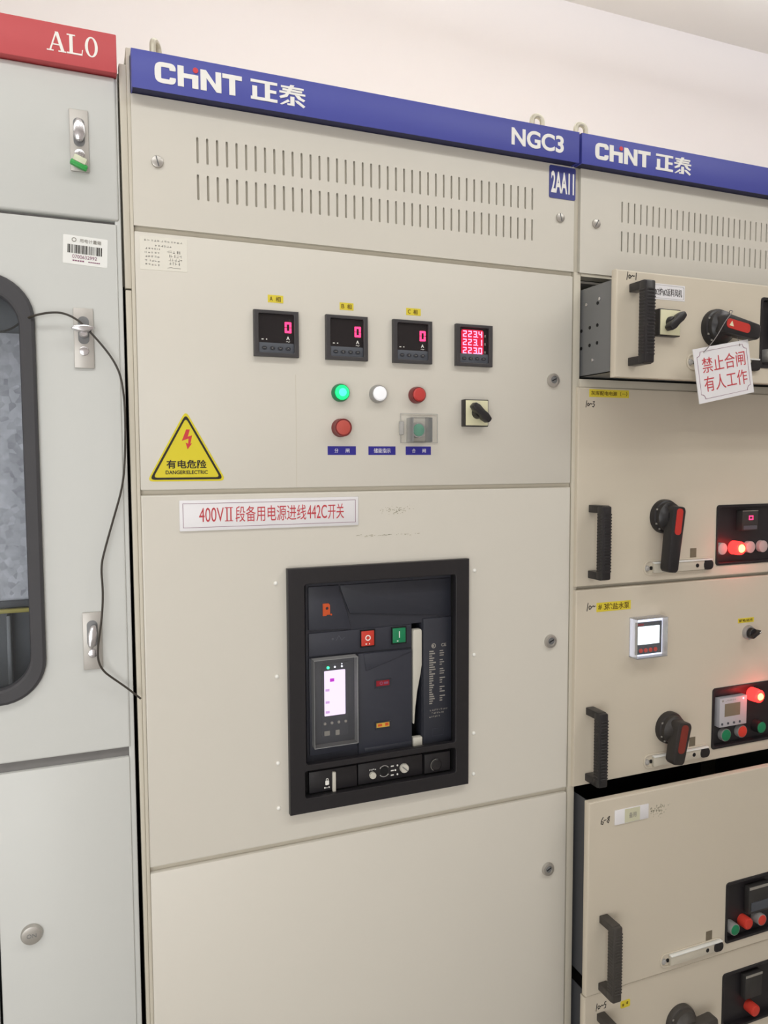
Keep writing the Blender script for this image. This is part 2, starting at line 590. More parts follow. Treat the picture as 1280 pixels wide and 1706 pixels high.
b.plate([(-0.0520 + 0.0085 * math.cos(t), 2.1403 + 0.0138 * math.sin(t)) for t in [2 * math.pi * k / 28 for k in range(28)]],
        [[(-0.0520 + 0.0046 * math.cos(t), 2.1403 + 0.0120 * math.sin(t)) for t in [2 * math.pi * k / 28 for k in range(28)]]], yl - 0.0006, yl)
b.build('header_lettering', 'white', A, 'white serif letters AL0')


def swing_handle(x0, x1, z0, z1, pose):
    h = MB().box(x0, x1, -0.004, 0.0, z0, z1, 0.0012).build('swing_handle', 'bargrey', A, 'silver swing handle on its plate')
    cx = (x0 + x1) / 2
    H = z1 - z0
    MB().plate(rrect(cx - 0.0075, cx + 0.0075, z0 + H * 0.40, z0 + H * 0.86, 0.007), [], -0.0046, -0.0038, 0).build('handle_recess', 'galvgrey', h)
    b = MB()
    if pose == 'up':
        b.prism([(cx - 0.0030, z1 - 0.016), (cx + 0.0035, z1 - 0.016), (cx + 0.0078, z1 - 0.026), (cx + 0.0082, z1 - 0.036), (cx + 0.004, z1 - 0.047), (cx - 0.004, z1 - 0.047), (cx - 0.0082, z1 - 0.036), (cx - 0.0072, z1 - 0.026)], -0.017, -0.0035, 0.0028)
    elif pose == 'down':
        b.prism([(cx - 0.002, z1 - 0.018), (cx + 0.005, z1 - 0.017), (cx + 0.0065, z1 - 0.030), (cx + 0.004, z1 - 0.046), (cx - 0.002, z1 - 0.054), (cx - 0.0065, z1 - 0.048), (cx - 0.0065, z1 - 0.032)], -0.019, -0.0035, 0.0028)
    else:
        b.prism([(cx - 0.018, z0 + H * 0.63), (cx - 0.012, z0 + H * 0.675), (cx, z0 + H * 0.70), (cx + 0.0165, z0 + H * 0.66), (cx + 0.012, z0 + H * 0.60), (cx, z0 + H * 0.565), (cx - 0.013, z0 + H * 0.595)], -0.026, -0.012, 0.0028)
        b.lathe(cx, z0 + H * 0.56, [(0.0065, -0.0035), (0.0058, -0.014), (0.0045, -0.018)])
    b.build('lever', 'chrome', h, 'chrome lever')
    k = MB().disc(cx, z0 + H * 0.285, 0.0066, -0.0062, -0.0035, 0.001).build('key_cylinder', 'chrome', h)
    return h


swing_handle(-0.0842, -0.0590, 1.9700, 2.0560, 'up')
swing_handle(-0.0868, -0.0598, 1.6920, 1.7780, 'out')
swing_handle(-0.0870, -0.0603, 1.2478, 1.3338, 'down')
cl = MB().lathe(-0.1696, 0.8598, [(0.0150, 0.0), (0.0150, -0.004), (0.0135, -0.007), (0.011, -0.0075)]).build('cam_lock', 'steel', A)
MB().text('ON', -0.176, -0.163, 0.857, 0.863, -0.0075).build('lock_mark', 'galvgrey', cl)

# key with green tag in the top handle's cylinder
kx, kz = -0.0722, 1.982
K = thing('cabinet_key', 'small key with a green and clear plastic tag, hanging in the topmost silver handle', 'key', (kx, -0.006, kz - 0.02))
MB().box(kx - 0.001, kx + 0.001, -0.016, -0.0062, kz + 0.006, kz + 0.012).build('blade', 'chrome', K)
MB().tube([(kx + 0.004 * math.cos(t), -0.015 - 0.002 * math.sin(t), kz + 0.006 + 0.004 * math.sin(t)) for t in [2 * math.pi * k / 10 for k in range(10)]], 0.0007, 8, True).build('ring', 'chrome', K)
MB().box(-0.0848, -0.0612, -0.019, -0.011, 1.9705, 1.9785, 0.002).turn(kx, 1.975, -22).build('tag_frame', 'keygreen', K, 'green plastic tag frame')
MB().box(-0.0818, -0.0640, -0.0205, -0.0112, 1.9770, 1.9860, 0.0015).turn(kx, 1.978, -22).build('tag_window', 'keyclear', K, 'pale clear tag window')

# barcode sticker
bc = (-0.0675, 1.8597)
S = thing('barcode_sticker', 'white barcode sticker numbered 0700632992 on the pale cabinet door', 'sticker', (bc[0], 0.0, 1.838))
x0, x1, z0, z1 = -0.0975, -0.0375, 1.8395, 1.8800
MB().plate(rrect(x0, x1, z0, z1, 0.0015, 3), [], -0.0004, 0.0).turn(*bc, -2.5).build('sheet', 'sticker', S)
b = MB()
xx = x0 + 0.006
while xx < x1 - 0.009:
    wd = random.choice((0.0006, 0.0006, 0.0011, 0.0016))
    b.box(xx, xx + wd, -0.0007, -0.0004, z0 + 0.0155, z0 + 0.0275)
    xx += wd + random.choice((0.0006, 0.0006, 0.0012))
b.turn(*bc, -2.5).build('barcode_bar', 'blacktext', S)
b = MB()
b.text('用电计量箱', x0 + 0.022, x1 - 0.009, z0 + 0.0315, z0 + 0.0370, -0.0004, 0.005)
b.plate(circ(x0 + 0.0145, z0 + 0.0345, 0.0032), [circ(x0 + 0.0145, z0 + 0.0345, 0.0020)], -0.0007, -0.0004)
b.turn(*bc, -2.5).build('lettering', 'greytext', S)
MB().text('0700632992', x0 + 0.0125, x1 - 0.0145, z0 + 0.0085, z0 + 0.0135, -0.0004).turn(*bc, -2.5).build('number', 'maroon', S)
b = MB()
for k in range(5):
    b.box(x0 + 0.013 + k * 0.0032, x0 + 0.0155 + k * 0.0032, -0.0006, -0.0004, z0 + 0.0042, z0 + 0.0062)
for k in range(6):
    b.box(x0 + 0.034 + k * 0.0027, x0 + 0.0362 + k * 0.0027, -0.0006, -0.0004, z0 + 0.0042, z0 + 0.0058)
b.turn(*bc, -2.5).build('fine_print', 'maroon', S)

# loose cable
pts = [(-0.23, 0.03, 1.742), (-0.19, 0.03, 1.7405), (-0.170, 0.025, 1.746), (-0.150, -0.004, 1.757)]
for x, z in [(-0.1373, 1.7608), (-0.1194, 1.7661), (-0.0999, 1.7675), (-0.0804, 1.7587), (-0.0649, 1.7427), (-0.0452, 1.7207), (-0.0318, 1.7006), (-0.0232, 1.6784), (-0.0193, 1.6349), (-0.0211, 1.5646), (-0.0256, 1.5204), (-0.0393, 1.4746), (-0.053, 1.4282), (-0.0595, 1.4019), (-0.0571, 1.3661), (-0.0599, 1.326), (-0.0668, 1.2863), (-0.0674, 1.2638), (-0.0603, 1.2469), (-0.0456, 1.2325), (-0.0248, 1.2146), (-0.0080, 1.1978)]:
    y = -0.012 if not (1.24 < z < 1.34 or 1.735 < z < 1.77) else -0.017
    pts.append((x, y, z))
tag(MB().tube(pts, 0.00155).build('signal_cable', 'cable'), 'thin dark cable drooping from the rounded window past the silver handles', 'cable')

# ------------------------------------------------------------------ beige cabinet with the breaker
B = thing('switchgear_cabinet', 'beige switchgear cabinet under the blue header, fitted with meters and a breaker', 'cabinet', (0.388, 0.4, 0))
b = MB()
b.box(-0.0050, -0.0035, 0.012, 0.80, 0.0, 2.14)
b.box(0.7772, 0.7784, 0.02, 0.80, 0.0, 2.14)
b.box(-0.005, 0.7784, 0.004, 0.80, 2.1465, 2.1575, 0.001)
b.box(-0.005, 0.7784, 0.0, 0.80, 0.0, 0.045)
b.build('body', 'beige_post', B)
MB().box(-0.003, 0.777, 0.79, 0.80, 0.045, 2.14).build('back_panel', 'beige_post', B)
b = MB()
b.box(-0.0050, 0.0000, 0.001, 0.03, 0.045, 2.146, 0.0008)
b.build('frame_post', 'beige_post', B)
MB().box(0.7755, 0.7784, 0.010, 0.03, 0.045, 2.146, 0.0008).build('frame_post', 'beige_post', B)
for z in (1.9004, 1.5091, 0.9192):
    MB().box(0.0, 0.7752, 0.009, 0.03, z - 0.02, z + 0.02).build('frame_rail', 'beige_post', B)
b = MB()
b.prism([(-0.0093, 0.045), (-0.0052, 0.045), (-0.0052, 1.810), (-0.0136, 1.810)], 0.004, 0.02, 0.0008)
b.build('side_cover', 'beige_post', B)
b = MB()
MB().box(-0.0170, -0.0050, 0.030, 0.036, 1.82, 2.13).build('gap_filler', 'beige_post', B)  # added filler, stops wall light showing through the gap
b.prism([(-0.0140, 1.8125), (-0.0052, 1.8125), (-0.0052, 2.132), (-0.0152, 2.132)], 0.002, 0.02, 0.0008)
b.build('side_cover', 'beige_post', B)


def header(root, x0, x1):
    b = MB()
    b.box(x0, x1, -0.022, -0.0204, 2.0915, 2.1455, 0.0006)
    b.box(x0, x1, -0.0212, 0.0, 2.1439, 2.1455)
    b.box(x0, x0 + 0.0015, -0.0212, 0.0, 2.0917, 2.1450)
    b.box(x1 - 0.0015, x1, -0.0212, 0.0, 2.0917, 2.1450)
    h = b.build('header', 'blue', root, 'blue header strip')
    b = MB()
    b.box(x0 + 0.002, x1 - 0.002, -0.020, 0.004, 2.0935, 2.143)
    b.build('header_core_shade', 'blue_shade', h)


header(B, 0.0005, 0.7690)


def louvred(root, x0, x1, z0, z1, xs, name='louvred_panel', m='beige'):
    holes = []
    for za, zb in ((2.0053, 2.0440), (1.9513, 1.9893)):
        for k in range(41):
            xc = xs + k * 0.01476
            holes.append(rrect(xc - 0.0017, xc + 0.0017, za, zb, 0.00165, 2))
    o = MB().plate(rect(x0, x1, z0, z1), holes, 0.0, 0.0025, 0.0).build(name, m, root)
    b = MB()
    b.box(x0, x0 + 0.0015, 0.002, 0.018, z0, z1)
    b.box(x1 - 0.0015, x1, 0.002, 0.018, z0, z1)
    b.box(x0, x1, 0.002, 0.018, z0, z0 + 0.0015)
    b.build('panel_return', m, o)
    MB().box(x0 + 0.04, x1 - 0.04, 0.0050, 0.0060, 1.935, 2.06).build('vent_mesh', 'beige_post', o)
    return o


louvred(B, 0.0, 0.7750, 1.9042, 2.0925, 0.0945)
MB().box(0.0, 0.7750, 0.0, 0.018, 1.5127, 1.8966, 0.0028).build('instrument_door', 'beige', B)
MB().plate(rect(0.0, 0.7750, 0.9238, 1.5055), [rect(0.2400, 0.5380, 0.985, 1.369)], 0.0, 0.012, 0.0028).build('breaker_door', 'beige', B)
MB().box(0.0, 0.7750, 0.0, 0.018, 0.05, 0.9147, 0.0028).build('lower_door', 'beige', B)
for x, z, r in ((0.0354, 1.9992, 0.0088), (0.7439, 1.9982, 0.0085)):
    o = MB().disc(x, z, r, -0.004, 0.0, 0.0015).build('panel_screw', 'steel', B)
    MB().box(x - r * 0.85, x + r * 0.85, -0.0043, -0.0035, z - 0.0008, z + 0.0008).turn(x, z, 105).build('screw_slot', 'dimgrey', o)
for z in (1.7032, 1.2151, 0.7700):
    keycap(B, 0.7325, z, 0.0128)
for x in (0.2055, 0.5700):
    for z in (1.3590, 1.2052, 1.0600, 0.9840):
        MB().lathe(x, z, [(0.0034, 0.0), (0.0031, -0.0016), (0.0018, -0.0026), (0.0, -0.0029)], 16).build('rivet_cap', 'white', B, 'white rivet cap')


def tri(pts, r, n=4):
    out = []
    m = len(pts)
    for i in range(m):
        p, a, c = Vector(pts[i]), Vector(pts[i - 1]), Vector(pts[(i + 1) % m])
        u, v = (a - p).normalized(), (c - p).normalized()
        for k in range(n + 1):
            t = k / n
            s0, s1 = p + u * r, p + v * r
            w_ = (s0 * (1 - t) ** 2 + p * 2 * t * (1 - t) + s1 * t ** 2)
            out.append((w_.x, w_.y))
    return out


def chint(b, x0, sc, zb):
    """Rounded block letters and the two characters of the header; x0 start, sc width of the latin word, zb baseline."""
    H = 0.0293

    def X(t):
        return x0 + t * sc

    step = [0]

    def P(pts, holes=()):
        step[0] += 1
        yy = -0.022 - 0.00004 * (step[0] % 14)
        b.plate([(X(a), zb + c * H) for a, c in pts], [[(X(a), zb + c * H) for a, c in h] for h in holes], yy - 0.0008, -0.022)
    # C
    outer = [(0.0, 0.0), (0.235, 0.0), (0.235, 0.33), (0.165, 0.33), (0.165, 0.22), (0.072, 0.22), (0.072, 0.78), (0.165, 0.78), (0.165, 0.66), (0.235, 0.66), (0.235, 1.0), (0.0, 1.0)]
    rad = {0: 0.011, 1: 0.008, 10: 0.008, 11: 0.011}
    world = [(X(a), zb + c * H) for a, c in outer]
    c_pts = []
    for k in range(12):
        c_pts += tri([world[k - 1], world[k], world[(k + 1) % 12]], rad.get(k, 0.0012), 5)[6:12]
    step[0] += 1
    b.plate(c_pts, [], -0.0228, -0.022)
    # h
    P([(0.255, 0.0), (0.325, 0.0), (0.325, 0.44), (0.42, 0.44), (0.42, 0.0), (0.49, 0.0), (0.49, 0.66), (0.325, 0.66), (0.325, 1.0), (0.255, 1.0)])
    # N
    P([(0.515, 0.0), (0.585, 0.0), (0.585, 0.62), (0.70, 0.0), (0.757, 0.0), (0.757, 1.0), (0.69, 1.0), (0.69, 0.38), (0.58, 1.0), (0.515, 1.0)])
    # T
    P([(0.85, 0.0), (0.92, 0.0), (0.92, 0.78), (1.0, 0.78), (1.0, 1.0), (0.77, 1.0), (0.77, 0.78), (0.85, 0.78)])
    # zheng
    c0, cw = 1.105, 0.325

    def C(pts):
        P([(c0 + a * cw, c) for a, c in pts])
    C([(0.0, 0.86), (1.0, 0.86), (1.0, 1.0), (0.0, 1.0)])
    C([(0.53, 0.0), (0.72, 0.0), (0.72, 0.88), (0.53, 0.88)])
    C([(0.0, 0.0), (1.0, 0.0), (1.0, 0.15), (0.0, 0.15)])
    C([(0.06, 0.1), (0.24, 0.1), (0.24, 0.68), (0.06, 0.68)])
    C([(0.7, 0.44), (0.96, 0.44), (0.96, 0.59), (0.7, 0.59)])
    # tai
    c0 = 1.455
    for a0, a1, zc in ((0.06, 0.94, 0.90), (0.12, 0.88, 0.76), (0.0, 1.0, 0.62)):
        C([(a0, zc - 0.05), (a1, zc - 0.05), (a1, zc + 0.05), (a0, zc + 0.05)])
    C([(0.42, 1.04), (0.58, 1.04), (0.30, 0.40), (0.05, 0.28), (0.0, 0.38), (0.22, 0.52)])
    C([(0.56, 0.62), (0.74, 0.62), (0.85, 0.46), (1.0, 0.38), (0.94, 0.28), (0.72, 0.38)])
    C([(0.42, 0.0), (0.58, 0.0), (0.58, 0.46), (0.42, 0.46)])
    C([(0.30, 0.0), (0.44, 0.0), (0.44, 0.09), (0.30, 0.09)])
    C([(0.02, 0.0), (0.10, -0.02), (0.40, 0.20), (0.33, 0.29)])
    C([(0.60, 0.29), (0.66, 0.18), (0.93, -0.03), (1.0, 0.06), (0.72, 0.30)])


b = MB()
chint(b, 0.0324, 0.1263, 2.1035)
b.build('brand_lettering', 'white', B, 'white brand lettering')
b = MB()
b.text('NGC3', 0.6275, 0.7350, 2.1030, 2.1325, -0.022, 0.028, 0.0008)
b.build('model_lettering', 'white', B, 'white letters NGC3')
MB().disc(0.0904, 2.1296, 0.0039, -0.0231, -0.022).build('logo_dot', 'logored', B, 'red logo dot')

# stamped number plate
P = thing('number_plate', 'small blue plate reading 2AA11 just under the NGC3 header', 'sign', (0.748, 0.0, 2.031))
MB().plate(rrect(0.7200, 0.7766, 2.0320, 2.0895, 0.003, 3), [], -0.0012, 0.0).build('plate', 'plaqueblue', P)
MB().text('2AA11', 0.7236, 0.7730, 2.0415, 2.0795, -0.0012, 0.025).build('lettering', 'white', P)

# inspection paper
P = thing('inspection_paper', 'cream paper slip of faded writing at the top corner of the instrument door', 'paper', (0.042, 0.0, 1.84))
MB().plate([(0.0075, 1.8412), (0.0758, 1.8425), (0.0765, 1.8908), (0.0072, 1.8898)], [], -0.0004, 0.0).build('sheet', 'paper', P)
b = MB()


def scrib(b, x0, x1, z, h, step, y=-0.0004, wd=0.0006):
    x = x0
    while x < x1:
        n = random.randint(2, 3)
        for _ in range(n):
            a, c = random.uniform(0, step * 0.7), random.uniform(-h / 2, h / 2)
            if random.random() < 0.5:
                b.box(x + a * 0.3, x + step * 0.7, y - 0.0002, y, z + c - wd / 2, z + c + wd / 2)
            else:
                b.box(x + a, x + a + wd, y - 0.0002, y, z - h / 2, z + h / 2)
        x += step


scrib(b, 0.014, 0.068, 1.8845, 0.0026, 0.0047)
scrib(b, 0.029, 0.054, 1.8775, 0.0026, 0.0042)
for z in (1.8725, 1.8668, 1.8608, 1.8550, 1.8490):
    scrib(b, 0.0145, 0.035, z, 0.0024, 0.0045)
b.build('printed_line', 'greytext', P)
b = MB()
for k, z in enumerate((1.8700, 1.8640, 1.8585, 1.8530)):
    scrib(b, 0.0465 + 0.001 * k, 0.066 + 0.002 * (k == 1), z, 0.0040, 0.0042)
b.stroke([(0.047, 1.846), (0.052, 1.8475), (0.056, 1.8465), (0.066, 1.8465)], 0.0006, -0.0004)
b.build('handwriting', 'greytext', P)


# panel meters ------------------------------------------------------
def meter(x, z, label, group):
    """72 mm panel meter with its top-left corner at x, z."""
    t = thing('panel_meter', label, 'meter', (x + 0.036, 0.0, z - 0.072), group)
    fr = MB().plate(rect(x, x + 0.072, z - 0.072, z), [rrect(x + 0.0075, x + 0.0645, z - 0.066, z - 0.0055, 0.002, 3)], -0.0095, 0.0, 0.0012).build('frame', 'meter', t)
    return t


def meter_keys(t, x, z):
    st = MB().box(x + 0.0072, x + 0.0648, -0.0062, -0.001, z - 0.0665, z - 0.0500, 0.001).build('key_strip', 'slate', t)
    for k in range(4):
        cx, cz = x + 0.0165 + k * 0.0128, z - 0.0585
        kk = MB().plate([(cx + 0.0043 * math.cos(a), cz + 0.0030 * math.sin(a)) for a in [2 * math.pi * i / 18 for i in range(18)]], [], -0.0074, -0.006, 0.0004).build('key', 'knobdark', st)
        MB().stroke([[(cx - 0.002, cz), (cx + 0.002, cz)], [(cx + 0.001, cz + 0.0015), (cx - 0.001, cz), (cx + 0.001, cz - 0.0015)], [(cx - 0.0015, cz + 0.0006), (cx, cz - 0.0008), (cx + 0.0015, cz + 0.0006)], [(cx - 0.0015, cz - 0.0006), (cx, cz + 0.0008), (cx + 0.0015, cz - 0.0006)]][k], 0.0005, -0.0074).build('key_mark', 'greytext', st)
    return st


mx, mz = 0.1746, 1.7932
GM = 'phase ammeters on the instrument door'
t = meter(mx, mz, 'black ammeter showing a red 0 under the yellow A tape', GM)
MB().box(mx + 0.0072, mx + 0.0648, -0.0045, -0.001, mz - 0.0505, mz - 0.0050).build('window', 'meterglass', t)
b = MB()
digit_shape(b, '0', mx + 0.0500, mz - 0.0335, 0.0110, 0.0172, 0.0034, -0.0045)
b.build('digit', 'digit', t, 'glowing red digit')
b = MB()
b.text('A', mx + 0.0525, mx + 0.0580, mz - 0.0445, mz - 0.0390, -0.0045, 0.01)
b.stroke([(mx + 0.0525, mz - 0.0473), (mx + 0.0542, mz - 0.0466), (mx + 0.0562, mz - 0.0478), (mx + 0.0580, mz - 0.0470)], 0.0008, -0.0045)
b.box(mx + 0.0125, mx + 0.0158, -0.0048, -0.0045, mz - 0.0455, mz - 0.0442)
b.box(mx + 0.0195, mx + 0.0215, -0.0048, -0.0045, mz - 0.0455, mz - 0.0440)
b.build('unit_mark', 'white', t)
meter_keys(t, mx, mz)
for k, s in ((1, 'B'), (2, 'C')):
    dup(t, (mx + 0.036 + 0.1178 * k, 0.0, mz - 0.072), 'black ammeter showing a red 0 under the yellow %s tape' % s)
vx = 0.5282
t = meter(vx, 1.7932, 'voltmeter glowing with three rows of red digits, above the rotary switch', 'meters with red digits')
MB().box(vx + 0.0072, vx + 0.0648, -0.0045, -0.001, mz - 0.0505, mz - 0.0050).build('window', 'meterglass', t)
MB().plate(rrect(vx + 0.0115, vx + 0.0555, mz - 0.0515, mz - 0.0085, 0.004), [], -0.0052, -0.0045).build('display', 'digitglow', t, 'red lit display')
for r, row in enumerate(('2234', '2231', '2230')):
    b = MB()
    for k, ch in enumerate(row):
        digit_shape(b, ch, vx + 0.0145 + k * 0.0102, mz - 0.0215 - r * 0.0142, 0.0072, 0.0110, 0.0018, -0.0053)
    b.box(vx + 0.0429, vx + 0.0443, -0.0058, -0.0053, mz - 0.0218 - r * 0.0142, mz - 0.0203 - r * 0.0142)
    b.build('digit_row', 'digitlight', t, 'row of glowing red digits')
b = MB()
for r in range(3):
    b.box(vx + 0.0585, vx + 0.0592, -0.0048, -0.0045, mz - 0.020 - r * 0.0142, mz - 0.016 - r * 0.0142)
b.build('unit_mark', 'white', t)
meter_keys(t, vx, mz)


def tape(label, x0, x1, z0, z1, y, body, tb, mtext, group, ang=0.0, tilt=0.0, material='yellow', bold=0.006, cat='label', name='label_tape'):
    cx, cz = (x0 + x1) / 2, (z0 + z1) / 2
    t = thing(name, label, cat, (cx, y, z0), group)
    MB().plate(rect(x0, x1, z0, z1), [], y - 0.0005, y).turn(cx, cz, ang).build('strip', material, t)
    if body:
        if not isinstance(body, (list, tuple)):
            body = [(body, *tb)]
        b = MB()
        for s, a0, a1, c0, c1 in body:
            b.text(s, a0, a1, c0, c1, y - 0.0005, bold)
        b.turn(cx, cz, ang).build('lettering', mtext, t)
    return t


for s, x0, x1, z0 in (('A', 0.1990, 0.2240, 1.8068), ('B', 0.3184, 0.3424, 1.8035), ('C', 0.4373, 0.4641, 1.8030)):
    tape('small yellow tape reading %s phase, stuck above an ammeter' % s, x0, x1, z0, z0 + 0.0118, 0.0, [(s, x0 + 0.003, x0 + 0.0078, z0 + 0.0025, z0 + 0.0093), ('相', x0 + 0.0128, x0 + 0.0205, z0 + 0.0018, z0 + 0.0097)], None, 'browntext', 'phase tapes above the ammeters')

for s, x0, x1, body in (('first of the three, under the dull red button', 0.2957, 0.3450, [('分', 0.3075, 0.3140, 1.5700, 1.5770), ('闸', 0.3270, 0.3335, 1.5700, 1.5770)]),
                        ('middle of the three, with four characters', 0.3675, 0.4167, [('储能指示', 0.3770, 0.4075, 1.5695, 1.5775)]),
                        ('last of the three, under the clear flap', 0.4357, 0.4834, [('合', 0.4475, 0.4540, 1.5700, 1.5770), ('闸', 0.4670, 0.4735, 1.5700, 1.5770)])):
    tape('narrow dark blue name strip, ' + s, x0, x1, 1.5663, 1.5808, 0.0, body, None, 'plate', 'dark blue name strips under the buttons', material='bluelabel', name='name_strip', bold=0.0)


# pilot lamps and buttons -------------------------------------------
def lamp(x, z, label, cat, ring, lens, r=0.0150, depth=0.014, core=None, name='indicator_lamp', group=None, dome=0.004):
    t = thing(name, label, cat, (x, 0.0, z - r), group)
    MB().lathe(x, z, [(r, 0.0), (r, -depth * 0.45), (r * 0.94, -depth * 0.75), (r * 0.90, -depth), (r * 0.80, -depth)]).build('ring', ring, t)
    MB().lathe(x, z, [(r * 0.80, -depth * 0.6), (r * 0.80, -depth - dome * 0.4), (r * 0.66, -depth - dome * 0.85), (r * 0.35, -depth - dome), (0, -depth - dome)]).build('lens', lens, t)
    if core:
        MB().lathe(x, z, [(r * 0.45, -depth - dome), (r * 0.3, -depth - dome - 0.0006), (0, -depth - dome - 0.0008)]).build('bulb_glow', core, t)
    return t


GL = 'indicator lamps on the instrument door'
lamp(0.3175, 1.6682, 'lit green indicator lamp under the B ammeter', 'indicator lamp', 'greenpush', 'greenlamp', 0.0148, 0.012, 'greenhot', group=GL)
lamp(0.3840, 1.6682, 'white indicator lamp in a grey ring between the green and red lamps', 'indicator lamp', 'ringgrey', 'whitelamp', 0.0150, 0.012, group=GL)
lamp(0.4550, 1.6682, 'unlit red indicator lamp under the C ammeter', 'indicator lamp', 'ringred', 'redlens', 0.0142, 0.014, group=GL)


def push(x, z, label, cap, ring, r, depth, group):
    t = thing('push_button', label, 'push button', (x, 0.0, z - r), group)
    MB().lathe(x, z, [(r * 1.05, 0.0), (r * 1.05, -0.004), (r, -0.006), (r, -depth), (r * 0.85, -depth), (r * 0.85, -depth + 0.003)]).build('ring', ring, t)
    MB().disc(x, z, r * 0.84, -depth - 0.0008, -depth + 0.004, 0.0012).build('cap', cap, t)
    return t


GB = 'push buttons on the instrument door'
push(0.3176, 1.6108, 'dull red push button in a dark ring below the green lamp', 'redcap', 'ringred', 0.0145, 0.018, GB)
push(0.4550, 1.6085, 'grey green push button shielded by the clear flap', 'greencap', 'ringgrey', 0.0128, 0.012, GB)
G = thing('button_guard', 'clear plastic flap guard over the grey green push button', 'cover', (0.459, 0.0, 1.587))
MB().plate(rect(0.4255, 0.4955, 1.5868, 1.6370), [circ(0.4550, 1.6085, 0.0152)], -0.0016, 0.0).build('base_plate', 'acrylic', G)
b = MB()
for x0, x1 in ((0.4255, 0.4263), (0.4947, 0.4955)):
    b.box(x0, x1, -0.0026, -0.0016, 1.5868, 1.6370)
for z0, z1 in ((1.5868, 1.5876), (1.6362, 1.6370)):
    b.box(0.4255, 0.4955, -0.0026, -0.0016, z0, z1)
b.build('base_rim', 'acrylicedge', G)
b = MB()
b.box(0.4370, 0.4725, -0.0288, -0.0276, 1.5885, 1.6290)
b.box(0.4370, 0.4725, -0.0280, -0.0018, 1.6280, 1.6292)
b.box(0.4370, 0.4725, -0.0280, -0.0018, 1.5878, 1.5890)
b.build('flap', 'acrylic', G)
b = MB()
b.box(0.4366, 0.4380, -0.0288, -0.0018, 1.5878, 1.6292)
b.box(0.4714, 0.4728, -0.0288, -0.0018, 1.5878, 1.6292)
b.build('flap_rib', 'acrylicedge', G)
MB().box(0.4215, 0.4300, -0.008, -0.0018, 1.6000, 1.6235, 0.002).build('hinge_block', 'acrylicedge', G)


def rotary(cx, cz, y, ang, label, group):
    """48 mm square-faced rotary switch."""
    h = 0.0236
    t = thing('rotary_switch', label, 'switch', (cx, y, cz - h), group)
    MB().box(cx - h, cx + h, y - 0.0135, y, cz - h, cz + h, 0.001).build('body', 'black', t)
    MB().box(cx - h + 0.0018, cx + h - 0.0018, y - 0.0150, y - 0.013, cz - h + 0.0018, cz + h - 0.0018, 0.0006).build('face_plate', 'cream', t, 'cream face plate')
    b = MB()
    b.lathe(cx, cz, [(0.0105, y - 0.0148), (0.0100, y - 0.021), (0.008, y - 0.026)])
    b.build('collar', 'black', t)
    b = MB()
    b.prism([(cx - 0.021, cz - 0.0045), (cx - 0.012, cz - 0.0070), (cx, cz - 0.0062), (cx + 0.010, cz - 0.0072), (cx + 0.021, cz - 0.0050), (cx + 0.022, cz), (cx + 0.021, cz + 0.0050), (cx + 0.010, cz + 0.0072), (cx, cz + 0.0062), (cx - 0.012, cz + 0.0070), (cx - 0.021, cz + 0.0045)], y - 0.036, y - 0.020, 0.002)
    b.turn(cx, cz, ang)
    b.build('lever', 'black', t)
    return t


rotary(0.5660, 1.6395, 0.0, -42, 'square cream rotary switch with a black lever, below the red voltmeter', 'square rotary switches')

# warning triangle
T = thing('warning_sign', 'yellow triangular electric danger sign with a red bolt', 'sign', (0.0685, 0.0, 1.527))


MB().plate(tri([(0.0095, 1.5262), (0.1285, 1.5262), (0.0688, 1.6345)], 0.010), [], -0.0006, 0.0).build('board', 'yellowsign', T)
MB().plate(tri([(0.0135, 1.5288), (0.1243, 1.5288), (0.0688, 1.6290)], 0.008), [tri([(0.0190, 1.5320), (0.1188, 1.5320), (0.0688, 1.6228)], 0.006)], -0.0009, -0.0006).build('border', 'blacktext', T)
b = MB()
b.plate([(0.0690, 1.6055), (0.0745, 1.6055), (0.0712, 1.5945), (0.0778, 1.5965), (0.0748, 1.5838), (0.0775, 1.5845), (0.0705, 1.5750), (0.0678, 1.5855), (0.0715, 1.5835), (0.0722, 1.5915), (0.0622, 1.5880)], [], -0.0009, -0.0006)
b.build('bolt_symbol', 'bolt', T)
b = MB()
b.text('有电危险', 0.0385, 0.0990, 1.5455, 1.5590, -0.0006, 0.022)
b.text('DANGER!ELECTRIC', 0.0372, 0.1004, 1.5370, 1.5428, -0.0006, 0.016)
b.build('lettering', 'blacktext', T)

# long name sign
T = thing('name_sign', 'long white sign with red lettering and a thin border, above the breaker', 'sign', (0.2018, 0.0, 1.4478))
MB().box(0.0560, 0.3478, -0.003, 0.0, 1.4490, 1.4968, 0.0006).build('board', 'plate', T)
MB().plate(rect(0.0610, 0.3428, 1.4540, 1.4918), [rect(0.0616, 0.3422, 1.4546, 1.4912)], -0.0033, -0.003).build('border', 'maroon', T)
b = MB()
b.text('400V', 0.0855, 0.1235, 1.4625, 1.4845, -0.003, 0.0)
for x in (0.1285, 0.1345):
    b.box(x - 0.0010, x + 0.0010, -0.0034, -0.003, 1.4635, 1.4835)
for z in (1.4625, 1.4833):
    b.box(0.1252, 0.1378, -0.0034, -0.003, z, z + 0.0013)
b.text('段备用电源进线', 0.1418, 0.2570, 1.4610, 1.4860, -0.003, 0.0)
b.text('442C', 0.2590, 0.2925, 1.4625, 1.4845, -0.003, 0.0)
b.text('开关', 0.2945, 0.3222, 1.4610, 1.4860, -0.003, 0.0)
b.build('lettering', 'redtext', T)

